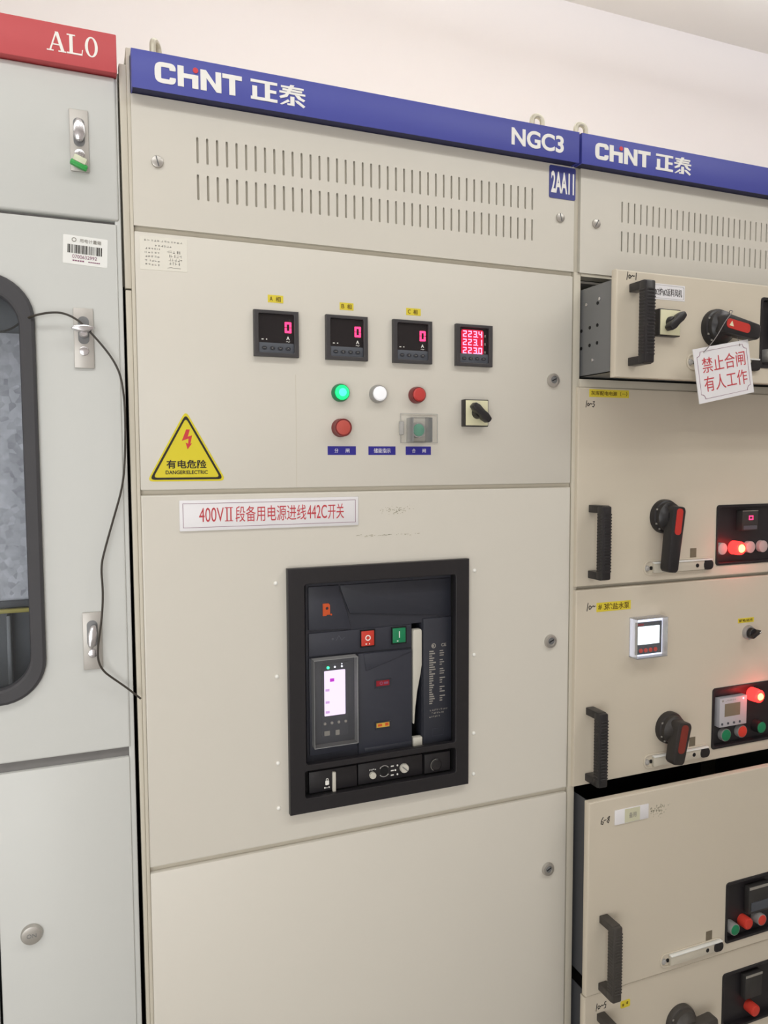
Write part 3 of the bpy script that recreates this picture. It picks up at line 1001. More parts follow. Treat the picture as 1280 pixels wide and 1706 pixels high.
# faint wear on the doors
b = MB()
for k in range(70):
    x = random.gauss(0.418, 0.016)
    z = random.gauss(1.4725, 0.0035)
    r = random.uniform(0.0004, 0.0011)
    b.box(x - r, x + r, -0.0002, 0.0001, z - r * 0.6, z + r * 0.6)
for k in range(34):
    x = random.uniform(0.346, 0.46)
    z = 1.4305 + random.gauss(0, 0.0008) - (x - 0.346) * 0.01
    r = random.uniform(0.0004, 0.0012)
    b.box(x - r * 2, x + r * 2, -0.0002, 0.0001, z - 0.0004, z + 0.0004)
b.build('smudge_speck', 'smudge', B)
b = MB()
b.stroke([(0.2429, 1.695), (0.2428, 1.60), (0.2426, 1.515)], 0.0008, 0.0, 0.0001)
b.build('scratch_line', 'beige_post', B)

# ------------------------------------------------------------------ air circuit breaker
Q = thing('circuit_breaker', 'large black air circuit breaker with a lit lilac screen', 'circuit breaker', (0.388, 0.0, 0.972))
MB().plate(rect(0.2225, 0.5535, 0.9722, 1.3825), [rrect(0.2508, 0.5268, 1.0535, 1.3558, 0.004, 3), rrect(0.2485, 0.5275, 0.9972, 1.0432, 0.004, 3)], -0.012, 0.0, 0.0012).build('bezel', 'bezel', Q, 'black door bezel')
MB().plate(rect(0.2425, 0.5355, 0.988, 1.366), [rect(0.2480, 0.5300, 0.9965, 1.3565)], 0.001, 0.06).build('shroud', 'pit', Q)
MB().box(0.245, 0.533, 0.055, 0.06, 0.99, 1.364).build('back_plate', 'pit', Q)
MB().plate(rect(0.2585, 0.5295, 1.0405, 1.3525), [rect(0.4523, 0.4717, 1.0465, 1.2695)], 0.013, 0.04, 0.001).build('housing', 'breaker2', Q)
b = MB()
b.prism([(0.2630, 1.2745), (0.3375, 1.2712), (0.3310, 1.3000), (0.3172, 1.3390), (0.3165, 1.3475), (0.2630, 1.3475)], 0.009, 0.015, 0.0012)
b.build('corner_cover', 'breaker', Q)
b = MB()
b.prism([(0.3360, 1.2975), (0.5262, 1.2790), (0.5262, 1.3470), (0.3192, 1.3470), (0.3200, 1.3400)], 0.010, 0.015, 0.0012)
b.build('arc_chute_cover', 'breaker2', Q)
MB().box(0.2630, 0.4500, 0.010, 0.015, 1.2290, 1.2685, 0.001).build('button_bar', 'breaker', Q)
ce = MB().prism([(0.3500, 1.0500), (0.4508, 1.0480), (0.4508, 1.2255), (0.3500, 1.2265)], 0.0085, 0.015, 0.0012).build('centre_cover', 'breaker', Q)
MB().prism([(0.3637, 1.1950), (0.4500, 1.2210), (0.4500, 1.2250), (0.3600, 1.2255)], 0.0070, 0.010, 0.0008).build('slanted_ridge', 'breaker', ce)
MB().box(0.3610, 0.4500, 0.0075, 0.010, 1.0495, 1.0600, 0.0008).build('lower_ridge', 'breaker2', ce)
npn = MB().box(0.4730, 0.5285, 0.0085, 0.015, 1.0440, 1.2770, 0.001).build('rating_plate', 'breaker2', Q)
b = MB()
b.text('CE', 0.5080, 0.5178, 1.2245, 1.2300, 0.0085, 0.012)
b.plate(circ(0.4930, 1.2270, 0.0044), [circ(0.4930, 1.2270, 0.0030)], 0.0080, 0.0085)
b.plate(circ(0.4920, 1.2270, 0.0020), [], 0.0080, 0.0085)
z = 1.2160
for k in range(24):
    ww = random.uniform(0.004, 0.013)
    b.box(0.4845, 0.4845 + ww, 0.0081, 0.0085, z, z + 0.0022)
    if k % 4 != 3:
        w2 = random.uniform(0.004, 0.011)
        b.box(0.5050, 0.5050 + w2, 0.0081, 0.0085, z, z + 0.0018)
    z -= 0.0041
scrib(b, 0.4855, 0.5180, 1.1100, 0.0026, 0.0036, 0.0085, 0.0008)
scrib(b, 0.4890, 0.5120, 1.1045, 0.0026, 0.0036, 0.0085, 0.0008)
scrib(b, 0.4845, 0.5040, 1.0985, 0.0026, 0.0036, 0.0085, 0.0008)
b.build('rating_print', 'greytext', npn)
MB().plate(rect(0.4900, 0.5130, 1.062, 1.076), [rect(0.4910, 0.5120, 1.063, 1.075)], 0.0080, 0.0086).build('moulded_mark', 'breaker', npn)
# charging lever
b = MB()
b.prism([(0.4530, 1.0900), (0.4552, 1.0900), (0.4572, 1.1180), (0.4610, 1.1480), (0.4672, 1.1780), (0.4700, 1.1950), (0.4700, 1.2560), (0.4685, 1.2592), (0.4545, 1.2592), (0.4530, 1.2560)], 0.0080, 0.020, 0.0012)
b.build('charging_lever', 'ivory', Q, 'ivory charging lever')
MB().box(0.4530, 0.4712, 0.008, 0.020, 1.0475, 1.0645, 0.002).build('lever_foot', 'ivory', Q)
# push buttons
for x0, x1, m, body, nm in ((0.3550, 0.3785, 'redpush', 'O', 'off_button'), (0.4130, 0.4375, 'greenpush', 'I', 'on_button')):
    MB().plate(rect(x0 - 0.0012, x1 + 0.0022, 1.2372, 1.2672), [rect(x0, x1, 1.2395, 1.2655)], 0.0060, 0.0100, 0.0005).build('button_frame', 'pit', Q)
    bt = MB().box(x0, x1, 0.0050, 0.0100, 1.2395, 1.2655, 0.0012).build(nm, m, Q)
    b = MB()
    cx = (x0 + x1) / 2
    if body == 'O':
        b.plate(circ(cx, 1.2535, 0.0050), [circ(cx, 1.2535, 0.0032)], 0.0046, 0.0050)
        b.box(cx - 0.0045, cx - 0.002, 0.0046, 0.0050, 1.2420, 1.2440)
        b.box(cx + 0.002, cx + 0.0035, 0.0046, 0.0050, 1.2420, 1.2440)
    else:
        b.box(cx - 0.0007, cx + 0.0007, 0.0046, 0.0050, 1.2485, 1.2600)
        b.box(cx - 0.0045, cx - 0.002, 0.0046, 0.0050, 1.2420, 1.2440)
    b.build('button_mark', 'white', bt)
# emblem
b = MB()
b.plate([(0.2874, 1.2970), (0.2935, 1.2970), (0.2950, 1.2985), (0.3000, 1.2985), (0.3000, 1.3150), (0.2975, 1.3178), (0.2874, 1.3178)], [circ(0.2950, 1.3095, 0.0026, 12)], 0.0080, 0.0090)
b.disc(0.3022, 1.2985, 0.0016, 0.0080, 0.0090)
b.build('emblem', 'orange', Q, 'orange square emblem')
b = MB()
b.disc(0.3050, 1.2560, 0.0018, 0.0095, 0.0100)
b.stroke([(0.311, 1.253), (0.316, 1.261), (0.321, 1.253), (0.326, 1.257)], 0.0009, 0.010)
b.build('small_logo', 'slate', Q)
# controller
ctl = MB().box(0.2630, 0.3480, 0.0095, 0.015, 1.0600, 1.2262, 0.001).build('trip_unit', 'breaker', Q, 'trip unit with lit screen')
MB().plate(rrect(0.2835, 0.3312, 1.0890, 1.2155, 0.002, 3), [], 0.0080, 0.0098).build('unit_face', 'breaker', ctl)
MB().plate(rrect(0.2886, 0.3258, 1.1254, 1.2028, 0.001, 2), [], 0.0072, 0.0082).build('screen', 'screen', ctl, 'lilac white lit screen')
b = MB()
b.box(0.2985, 0.3060, 0.0066, 0.0072, 1.1840, 1.1895)
b.build('screen_title', 'purple', ctl)
b = MB()
for z in (1.168, 1.147, 1.130):
    b.box(0.2905, 0.2975, 0.0067, 0.0072, z, z + 0.004)
b.build('screen_line', 'lilacmark', ctl)
MB().disc(0.2955, 1.2082, 0.0024, 0.0068, 0.008).build('status_light', 'ledgreen', ctl, 'green status light')
for x in (0.3075, 0.3200):
    MB().disc(x, 1.2085, 0.0016, 0.0070, 0.008).build('status_light', 'ledwhite', ctl)
MB().disc(0.3200, 1.2128, 0.0010, 0.0070, 0.008).build('status_light', 'ledwhite', ctl)
for k in range(4):
    MB().disc(0.2890 + 0.0124 * k, 1.1125, 0.0024, 0.0060, 0.0082, 0.0006, 16).build('menu_key', 'greytext', ctl)
b = MB()
b.box(0.2880, 0.2975, 0.0070, 0.0080, 1.0915, 1.0995)
b.box(0.3080, 0.3150, 0.0074, 0.0080, 1.0905, 1.0990)
b.build('unit_label', 'greytext', ctl)
cv = MB().box(0.2665, 0.3440, -0.0065, -0.0050, 1.0768, 1.2262, 0.0004).build('unit_cover', 'acrylic', Q, 'clear hinged cover')
b = MB()
b.box(0.2665, 0.2672, -0.0072, 0.0095, 1.0768, 1.2262)
b.box(0.3430, 0.3440, -0.0072, 0.0095, 1.0768, 1.2262)
b.box(0.2665, 0.3440, -0.0072, 0.0095, 1.2254, 1.2264)
b.box(0.2665, 0.3440, -0.0072, 0.0095, 1.0766, 1.0775)
b.build('cover_edge', 'acrylicedge', cv)
# flags
for z0, z1, m, nm in ((1.1660, 1.1758, 'redflag', 'state_flag'), (1.0925, 1.1008, 'yellowflag', 'spring_flag')):
    fl = MB().plate(rect(0.3802, 0.4105, z0 - 0.003, z1 + 0.002), [rect(0.3825, 0.4072, z0, z1)], 0.0066, 0.0088, 0.0004).build('flag_frame', 'breaker2', ce)
    f = MB().box(0.3825, 0.4072, 0.0076, 0.0088, z0, z1).build(nm, m, ce, 'red indicator window' if m == 'redflag' else 'yellow indicator window')
b = MB()
b.plate(circ(0.3920, 1.1708, 0.0030, 16), [circ(0.3920, 1.1708, 0.0018, 16)], 0.0072, 0.0076)
b.box(0.3970, 0.4050, 0.0072, 0.0076, 1.1690, 1.1726)
b.build('flag_mark', 'maroon', ce)
b = MB()
b.box(0.3855, 0.3930, 0.0072, 0.0076, 1.0945, 1.0985)
b.box(0.3990, 0.4050, 0.0072, 0.0076, 1.0945, 1.0995)
b.build('flag_mark', 'orange', ce)
# lower tray
MB().box(0.2490, 0.5270, 0.010, 0.03, 0.9970, 1.0430).build('tray', 'pit', Q)
MB().box(0.2585, 0.3440, 0.001, 0.012, 0.9985, 1.0350, 0.001).build('lock_cover', 'bezel', Q)
b = MB()
b.plate(rrect(0.2868, 0.2932, 1.0090, 1.0165, 0.0012, 2), [], 0.0004, 0.001)
b.plate(rrect(0.2878, 0.2922, 1.0150, 1.0205, 0.002, 4), [rrect(0.2887, 0.2913, 1.0150, 1.0195, 0.0012, 3)], 0.0004, 0.001)
scrib(b, 0.2845, 0.2950, 1.0045, 0.0026, 0.0035, 0.001, 0.0008)
b.build('padlock_symbol', 'white', Q)
MB().box(0.2985, 0.3045, -0.004, 0.002, 0.9965, 1.0312, 0.0015).build('lock_tab', 'ivory', Q, 'ivory lock tab')
MB().box(0.3465, 0.4680, 0.002, 0.012, 0.9985, 1.0350, 0.001).build('racking_panel', 'bezel', Q)
MB().lathe(0.3722, 1.0128, [(0.0058, 0.002), (0.0058, -0.003), (0.0050, -0.004), (0, -0.004)]).build('position_knob', 'ivory', Q)
MB().disc(0.3945, 1.0158, 0.0072, 0.0012, 0.002).build('racking_hole', 'pit', Q)
b = MB()
b.stroke(arc(0.3945, 1.0158, 0.0098, 40, 140), 0.0011, 0.002)
b.stroke(arc(0.3945, 1.0158, 0.0098, 220, 320), 0.0011, 0.002)
for z in (1.0225, 1.0145, 1.0065):
    b.box(0.4070, 0.4125, 0.0016, 0.002, z - 0.001, z + 0.001)
    b.disc(0.4195 - (0.004 if z == 1.0145 else 0), z, 0.0016, 0.0014, 0.002, 0, 12)
scrib(b, 0.3665, 0.3785, 1.0218, 0.0024, 0.0034, 0.002, 0.0007)
b.build('position_mark', 'white', Q)
kn = MB().lathe(0.4315, 1.0165, [(0.0080, 0.002), (0.0080, -0.003), (0.0072, -0.0045), (0, -0.0045)]).build('position_knob', 'ivory', Q)
MB().box(0.4245, 0.4385, -0.0050, -0.0040, 1.0158, 1.0172).turn(0.4315, 1.0165, -42).build('knob_slot', 'galvgrey', kn)
MB().box(0.4710, 0.5215, -0.001, 0.012, 0.9995, 1.0345, 0.001).build('release_panel', 'bezel', Q)
rb = MB().lathe(0.4920, 1.0145, [(0.0110, -0.001), (0.0110, -0.004), (0.0098, -0.005), (0.0092, -0.003), (0.0092, -0.006), (0.0085, -0.0065), (0, -0.0065)]).build('release_button', 'black', Q)
MB().stroke(arc(0.4920, 1.0145, 0.0108, 95, 235), 0.0008, -0.0050, 0.0006).build('button_rim', 'greytext', rb)

# ------------------------------------------------------------------ drawer cabinet
D = thing('drawer_cabinet', 'beige cabinet of withdrawable switch drawers, under its own blue header', 'cabinet', (1.17, 0.4, 0))
b = MB()
b.box(0.7788, 0.7800, 0.02, 0.80, 0.0, 2.14)
b.box(1.560, 1.5615, 0.02, 0.80, 0.0, 2.14)
b.box(0.7788, 1.5615, 0.004, 0.80, 2.1465, 2.1575, 0.001)
b.box(0.7788, 1.5615, 0.02, 0.80, 0.0, 0.045)
b.build('body', 'beige_post', D)
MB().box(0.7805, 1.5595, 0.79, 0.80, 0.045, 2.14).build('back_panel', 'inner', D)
MB().box(0.7792, 0.7945, 0.004, 0.03, 0.045, 1.905, 0.001).build('frame_post', 'beige_post', D)
MB().box(0.7792, 0.7885, 0.006, 0.03, 1.905, 2.146, 0.001).build('frame_post', 'beige_post', D)
MB().box(1.5470, 1.5615, 0.004, 0.03, 0.045, 2.146, 0.001).build('frame_post', 'beige_post', D)
MB().box(0.7945, 1.547, 0.003, 0.03, 1.8985, 1.9040).build('frame_rail', 'beige_post', D)
MB().box(0.7945, 1.547, 0.003, 0.03, 1.6935, 1.7090, 0.001).build('frame_rail', 'beige_post', D)
MB().box(0.7960, 1.545, 0.03, 0.40, 1.8930, 1.8970).build('upper_runner', 'bargrey', D)
b = MB()
b.box(0.7945, 1.547, 0.012, 0.03, 1.300, 1.322)
b.build('frame_rail', 'beige_post', D)
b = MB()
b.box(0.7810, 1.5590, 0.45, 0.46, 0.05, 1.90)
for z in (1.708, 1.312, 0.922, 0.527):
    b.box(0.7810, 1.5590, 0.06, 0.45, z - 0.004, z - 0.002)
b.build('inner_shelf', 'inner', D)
header(D, 0.7745, 1.5500)
b = MB()
chint(b, 0.8032, 0.1256, 2.1035)
b.build('brand_lettering', 'white', D, 'white brand lettering')
MB().disc(0.8610, 2.1296, 0.0039, -0.0231, -0.022).build('logo_dot', 'logored', D, 'red logo dot')
louvred(D, 0.7890, 1.5470, 1.9042, 2.0925, 0.8838)
o = MB().disc(0.8237, 1.9963, 0.0085, -0.004, 0.0, 0.0015).build('panel_screw', 'steel', D)
MB().box(0.8165, 0.8309, -0.0043, -0.0035, 1.9955, 1.9971).turn(0.8237, 1.9963, 60).build('screw_slot', 'dimgrey', o)
# lifting eyes
for root, ex in ((B, 0.0399), (B, 0.7130), (D, 0.8090)):
    b = MB()
    ez = 2.1755
    pts = [(ex - 0.0115, 0.03, 2.158), (ex - 0.0115, 0.03, ez)] + [(ex + 0.0115 * math.cos(math.radians(a)), 0.03, ez + 0.0105 * math.sin(math.radians(a))) for a in range(150, 29, -20)] + [(ex + 0.0115, 0.03, ez), (ex + 0.0115, 0.03, 2.158)]
    b.tube(pts, 0.0047, 12)
    if ex < 0.1:
        bmesh.ops.transform(b.b, matrix=Matrix.Translation((ex, 0.03, 0)) @ Matrix.Rotation(math.radians(62), 4, 'Z') @ Matrix.Translation((-ex, -0.03, 0)), verts=b.b.verts)
    b.build('lifting_eye', 'eye', root, 'metal lifting eye')


def drawer(label, yp, z0, z1, panel, inset=0.012, side='dimgrey', thick=0.015):  # default side: galvanised grey with gap shade put into the colour
    """Withdrawable unit: front face at yp between z0 and z1; panel = opening (x0, x1, z0, z1) of the control panel."""
    t = thing('switch_drawer', label, 'drawer', (1.165, yp, z0), 'withdrawable drawers of the cabinet')
    x0, x1 = 0.7868, 1.5440
    p = [rrect(panel[0], panel[1], panel[2], panel[3], 0.006, 4)] if panel else []
    MB().plate(rect(x0, x1, z0, z1), p, yp, yp + thick, 0.0030).build('front_panel', 'drawer', t)
    xb = x0 + inset
    b = MB()
    b.box(xb, xb + 0.0015, yp + thick, 0.36, z0 + 0.012, z1 - 0.012)
    b.box(x1 - inset - 0.0015, x1 - inset, yp + thick, 0.36, z0 + 0.012, z1 - 0.012)
    b.box(xb, x1 - inset, yp + thick, 0.36, z0 + 0.012, z0 + 0.0135)
    b.build('tray', side, t)
    return t


def pull(t, zt, zb, yp, x0=0.8125, x1=0.8325, m='grip'):
    y1, y0 = yp - 0.026, yp - 0.045
    b = MB()
    b.prism([(x0 + 0.0008, zt - 0.0145), (x1 - 0.0008, zt - 0.0145), (x1 - 0.0008, zt), (x0 + 0.0008, zt)], y0 + 0.006, yp, 0.0012)
    b.prism([(x0 + 0.0008, zb), (x1 - 0.0008, zb), (x1 - 0.0008, zb + 0.0145), (x0 + 0.0008, zb + 0.0145)], y0 + 0.006, yp, 0.0012)
    b.box(x0, x1, y0, y1, zb + 0.001, zt - 0.001, 0.003)
    h = b.build('pull_handle', m, t, 'black ribbed pull handle')
    n = 20
    b = MB()
    for k in range(n):
        z = zb + 0.014 + (zt - zb - 0.028) * (k + 0.5) / n
        b.box(x1 - 0.003, x1 + 0.0022, y0 + 0.002, y1 - 0.002, z - 0.0016, z + 0.0016, 0.0006, 1)
        b.box(x0 - 0.0009, x0 + 0.003, y0 + 0.003, y1 - 0.002, z - 0.0016, z + 0.0016, 0.0006, 1)
        b.box(x0 + 0.003, x1 - 0.003, y0 - 0.0008, y0 + 0.002, z - 0.0016, z + 0.0016, 0.0004, 1)
    b.build('grip_rib', m, h)
    return h


def isolator(t, cx, cz, yp, r, ang, length, m='black', insert='redinsert', arrow=False, gw=0.0150, out=0.060, grows=0.0, ins=(0.004, 0.55)):
    """Door-mounted rotary handle; ang is where the grip points (degrees from +x towards +z)."""
    h = MB().lathe(cx, cz, [(r, yp), (r, yp - 0.007), (r * 0.95, yp - 0.011), (r * 0.86, yp - 0.0125), (r * 0.84, yp - 0.020), (r * 0.70, yp - 0.024), (r * 0.60, yp - 0.030), (r * 0.56, yp - out * 0.75), (r * 0.3, yp - out * 0.8)], 40).build('rotary_handle', m, t, 'black rotary isolator handle')
    b = MB()
    gb = -0.022
    b.prism([(cx + gb, cz - gw * 0.8), (cx + gb + 0.008, cz - gw * 1.05), (cx + length * 0.55, cz - gw * (0.92 + grows)), (cx + length - 0.006, cz - gw * (0.86 + grows)), (cx + length, cz - gw * 0.6), (cx + length, cz + gw * 0.6), (cx + length - 0.006, cz + gw * (0.86 + grows)), (cx + length * 0.55, cz + gw * (0.92 + grows)), (cx + gb + 0.008, cz + gw * 1.05), (cx + gb, cz + gw * 0.8)], yp - out, yp - out + 0.024, 0.0035)
    b.turn(cx, cz, ang)
    b.build('grip', m, h, 'black grip')
    if insert:
        b = MB()
        b.plate(rrect(cx - 0.018, cx + length * ins[1], cz - gw * 0.50, cz + gw * 0.50, gw * 0.42), [], yp - out - 0.0010, yp - out + 0.001, 0.0004)
        b.turn(cx, cz, ang)
        b.build('grip_insert', insert, h, 'red grip insert')
    if arrow:
        b = MB()
        b.prism([(cx - 0.012, cz - 0.004), (cx - 0.002, cz - 0.004), (cx - 0.007, cz + 0.005)], yp - out - 0.0016, yp - out - 0.0010)
        b.turn(cx, cz, ang)
        b.build('arrow_mark', 'cream', h)
    b = MB()
    for a in (205, 230, 150):
        px, pz = cx + r * 0.90 * math.cos(math.radians(a)), cz + r * 0.90 * math.sin(math.radians(a))
        b.box(px - 0.0018, px + 0.0018, yp - 0.0132, yp - 0.0118, pz - 0.0016, pz + 0.0016)
    b.build('position_mark', 'greytext', h)
    return h


def latch(t, x0, x1, zc, yp, slot=True):
    """Sliding latch: lipped oval recess, bar with painted highlight and dark stop."""
    l = MB().plate(rrect(x0, x1, zc - 0.0150, zc + 0.0150, 0.0145, 6), [rrect(x0 + 0.004, x1 - 0.003, zc - 0.0115, zc + 0.0115, 0.0112, 6)], yp - 0.0022, yp, 0.0008).build('slide_latch', 'drawer', t, 'sliding latch with a painted highlight')
    MB().box(x0 + 0.022, x1 - 0.026, yp - 0.0070, yp, zc - 0.0105, zc + 0.0085, 0.0008).build('latch_bar', 'beige_post', l)
    MB().box(x0 + 0.022, x1 - 0.006, yp - 0.0090, yp - 0.0002, zc + 0.0085, zc + 0.0112, 0.0006).build('latch_rail_glint', 'sticker', l, 'rail with a painted highlight')  # lamp reflection on the strip's top edge, painted as white
    MB().plate(rrect(x1 - 0.028, x1 - 0.003, zc - 0.0110, zc + 0.0090, 0.0085, 5), [], yp - 0.0078, yp, 0.0005).build('latch_stop', 'black', l, 'black stop')
    b = MB()
    b.disc(x0 + 0.019, zc - 0.001, 0.0038, yp - 0.0016, yp, 0, 16)
    b.disc(x1 - 0.045, zc - 0.001, 0.0042, yp - 0.0074, yp - 0.0068, 0, 16)
    b.build('latch_hole', 'pit', l)
    MB().lathe(x0 + 0.0085, zc - 0.001, [(0.0060, yp), (0.0055, yp - 0.003), (0.003, yp - 0.0048), (0, yp - 0.005)], 20).build('latch_stud', 'acrylicedge', l)
    if slot:
        MB().box(x0 + 0.1185, x0 + 0.1345, yp - 0.0006, yp, zc + 0.0125, zc + 0.0340).build('latch_slot', 'brownslot', l)
    return l


def lamp_glow(x, y, z, power, color):
    l = bpy.data.lights.new('lamp_glow', 'POINT')
    l.energy = power
    l.color = color
    l.shadow_soft_size = 0.012
    o = bpy.data.objects.new('lamp_glow', l)
    COL.objects.link(o)
    o.location = (x, y, z)
    return o


def control_panel(t, p, yp, gloss='bezel'):
    """Recessed dark box behind the opening p of a drawer front."""
    x0, x1, z0, z1 = p
    c = MB()
    c.plate(rrect(x0 - 0.003, x1 + 0.003, z0 - 0.003, z1 + 0.003, 0.007, 4), [rrect(x0 + 0.0025, x1 - 0.0025, z0 + 0.0025, z1 - 0.0025, 0.005, 4)], yp - 0.0022, yp + 0.012, 0.0008)
    c.box(x0 - 0.003, x1 + 0.003, yp + 0.0105, yp + 0.014, z0 - 0.003, z1 + 0.003)
    return c.build('control_panel', gloss, t, 'black recessed control panel')


def cp_button(c, x, z, yp, m, r=0.0125, out=0.010, ring='ringgrey', label=None, name='push_button'):
    b = MB().lathe(x, z, [(r, yp + 0.0105), (r, yp - out + 0.002), (r * 0.96, yp - out), (r * 0.8, yp - out)], 28)
    o = b.build('button_ring', ring, c)
    MB().disc(x, z, r * 0.86, yp - out - 0.0012, yp, 0.0012, 28).build(name, m, c, label)
    return o


def hand(t, strokes, x, z, s, y, wd=0.0015):
    b = MB()
    for st in strokes:
        b.stroke([(x + px * s, z + pz * s) for px, pz in st], wd, y)
    return b.build('handwritten_number', 'ink', t, 'handwritten number')


ONE = [(0.1, 0.0), (0.25, 1.0)]
ZERO = [(0.45, 0.25), (0.4, 0.5), (0.55, 0.65), (0.75, 0.5), (0.7, 0.25), (0.5, 0.2), (0.45, 0.25)]
DASH = [(0.85, 0.45), (1.05, 0.6), (1.2, 0.5), (1.35, 0.55)]

# drawer 1, pulled out
y1 = -0.108
p1 = (1.1255, 1.3450, 1.7330, 1.8600)
d1 = drawer('shallow switch drawer pulled farthest out, just below the louvres, marked 10-1', y1, 1.7008, 1.8860, p1, side='galvgrey')
for xx, rows in ((-0.012, (1.829, 1.7895, 1.7575)), (0.010, (1.7885, 1.7560)), (0.035, (1.786, 1.7535)), (0.062, (1.785,))):
    for z in rows:
        m2 = MB().disc(0.0, 0.0, 0.0032, -0.0006, 0.0, 0, 16)
        bmesh.ops.transform(m2.b, matrix=Matrix.Translation((0.7986, xx - 0.030, z + 0.012)) @ Matrix.Rotation(math.radians(-90), 4, 'Z'), verts=m2.b.verts)
        m2.build('side_hole_shade', 'pit', d1)  # dark disc painted in place of the shade inside a hole
for yy, z in ((-0.018, 1.8475), (0.0, 1.740), (0.02, 1.8440)):
    m2 = MB().lathe(0.0, 0.0, [(0.0034, 0.0), (0.0030, -0.0016), (0.0, -0.0024)], 16)
    bmesh.ops.transform(m2.b, matrix=Matrix.Translation((0.7986, yy - 0.03, z)) @ Matrix.Rotation(math.radians(-90), 4, 'Z'), verts=m2.b.verts)
    m2.build('side_screw', 'chrome', d1)
pull(d1, 1.8620, 1.7205, y1, 0.8130, 0.8335)
rotary(0.8935, 1.7985, y1, 42, 'square cream rotary switch with a black lever, on the drawer pulled farthest out', 'square rotary switches')
hand(d1, [ONE, ZERO, DASH, [(1.65, 0.95), (1.6, 0.1)]], 0.8075, 1.8695, 0.0130, y1)
isolator(d1, 1.0120, 1.7975, y1, 0.0345, -9, 0.066, insert='redinsert', arrow=True, gw=0.0170, out=0.044, ins=(0, 0.58))
latch(d1, 0.9450, 1.1220, 1.7345, y1, False)
c = control_panel(d1, p1, y1)
cp_button(c, 1.1445, 1.7545, y1, 'greenpush')
MB().box(1.1600, 1.2200, y1 - 0.004, y1 + 0.0105, 1.785, 1.845, 0.002).build('relay', 'relay', c)
tape('small white plate with a thin border beside the handle of the top drawer', 0.8630, 0.9380, 1.8408, 1.8682, y1, '#2炉#2返料风机', (0.8700, 0.9310, 1.8475, 1.8610), 'ink', 'drawer name plates', material='plate', name='name_plate', cat='sign', bold=0.0)
npl = [o for o in bpy.data.objects if o.name.startswith('name_plate')][-1]
MB().plate(rrect(0.8652, 0.9358, 1.8430, 1.8660, 0.003, 3), [rrect(0.8656, 0.9354, 1.8434, 1.8656, 0.003, 3)], y1 - 0.0008, y1 - 0.0005).build('border', 'greytext', npl)

# hanging lock-out tag
ty = y1 - 0.036
TX, TZ = 0.9990, 1.7150
Tg = thing('lockout_tag', 'white card with red characters hung by string from a rotary handle', 'sign', (TX, ty, TZ - 0.05))
W2, H2 = 0.0655, 0.0485
b = MB()
b.plate(rect(TX - W2, TX + W2, TZ - H2, TZ + H2), [circ(TX - W2 + 0.0235, TZ + H2 - 0.008, 0.0016, 12), circ(TX + W2 - 0.022, TZ + H2 - 0.008, 0.0016, 12)], ty, ty + 0.0015)
b.turn(TX, TZ, 11.0).build('card', 'plate', Tg)


def notched(i, n):
    x0, x1, z0, z1 = TX - W2 + i, TX + W2 - i, TZ - H2 + i, TZ + H2 - i
    out = []
    for cx, cz, a in ((x0, z0, 90), (x1, z0, 180), (x1, z1, 270), (x0, z1, 360)):
        out += [(cx + n * math.cos(math.radians(a - 90 * k / 5)), cz + n * math.sin(math.radians(a - 90 * k / 5))) for k in range(6)]
    return out


MB().plate(notched(0.0065, 0.0085), [notched(0.0070, 0.0087)], ty - 0.0004, ty).turn(TX, TZ, 11.0).build('border', 'maroon', Tg)
b = MB()
b.text('禁止合闸', TX - 0.0490, TX + 0.0530, TZ + 0.0035, TZ + 0.0305, ty)
b.text('有人工作', TX - 0.0490, TX + 0.0530, TZ - 0.0300, TZ - 0.0030, ty)
b.turn(TX, TZ, 11.0).build('lettering', 'redtext', Tg)
ca, sa = math.cos(math.radians(11)), math.sin(math.radians(11))


def tp(dx, dz):
    return (TX + dx * ca - dz * sa, TZ + dx * sa + dz * ca)


h1 = tp(-W2 + 0.0235, H2 - 0.008)
h2 = tp(W2 - 0.022, H2 - 0.008)
b = MB()
gy = y1 - 0.0475
b.tube([(h1[0], ty - 0.001, h1[1]), (0.962, gy - 0.001, 1.765), (0.985, gy - 0.001, 1.800), (1.003, gy - 0.001, 1.8185), (1.008, gy + 0.005, 1.8225), (1.012, y1 - 0.030, 1.8240), (1.022, y1 - 0.028, 1.815), (h2[0] + 0.002, y1 - 0.030, h2[1] + 0.012), (h2[0], ty - 0.001, h2[1])], 0.0007, 8)
b.build('string', 'string', Tg, 'grey hanging string')

# drawer 2
y2 = -0.004
p2 = (1.1350, 1.3550, 1.3400, 1.4600)
d2 = drawer('closed switch drawer with a tall red-topped handle, marked 10-3', y2, 1.3150, 1.6930, p2)
tape('yellow tape with black characters above the handwritten 10-3', 0.8112, 0.9034, 1.6752, 1.6898, y2, '灰库配电电源（一）', (0.8150, 0.8990, 1.6785, 1.6868), 'browntext', 'yellow name tapes on the drawers')
hand(d2, [ONE, ZERO, DASH, [(1.5, 0.9), (1.75, 0.95), (1.6, 0.55), (1.8, 0.4), (1.6, 0.05), (1.4, 0.1)]], 0.8030, 1.6560, 0.0115, y2)
pull(d2, 1.4715, 1.3310, y2)
isolator(d2, 0.9935, 1.4440, y2, 0.0340, -96.5, 0.108, insert='redinsert', gw=0.0155, out=0.044, ins=(0, 0.31))
latch(d2, 0.9460, 1.1230, 1.3425, y2)
c = control_panel(d2, p2, y2)
for x in (1.1530, 1.2310, 1.2670, 1.3050):
    MB().disc(x, 1.3712, 0.0125, y2 + 0.001, y2 + 0.0110, 0.0008).build('blank_plug', 'blank', c, 'pale blank plug')
MB().lathe(1.1910, 1.3715, [(0.0145, y2 + 0.0105), (0.0145, y2 - 0.002), (0.0135, y2 - 0.010), (0.012, y2 - 0.012)]).build('lit_lamp', 'redhot', c, 'glowing red lamp')
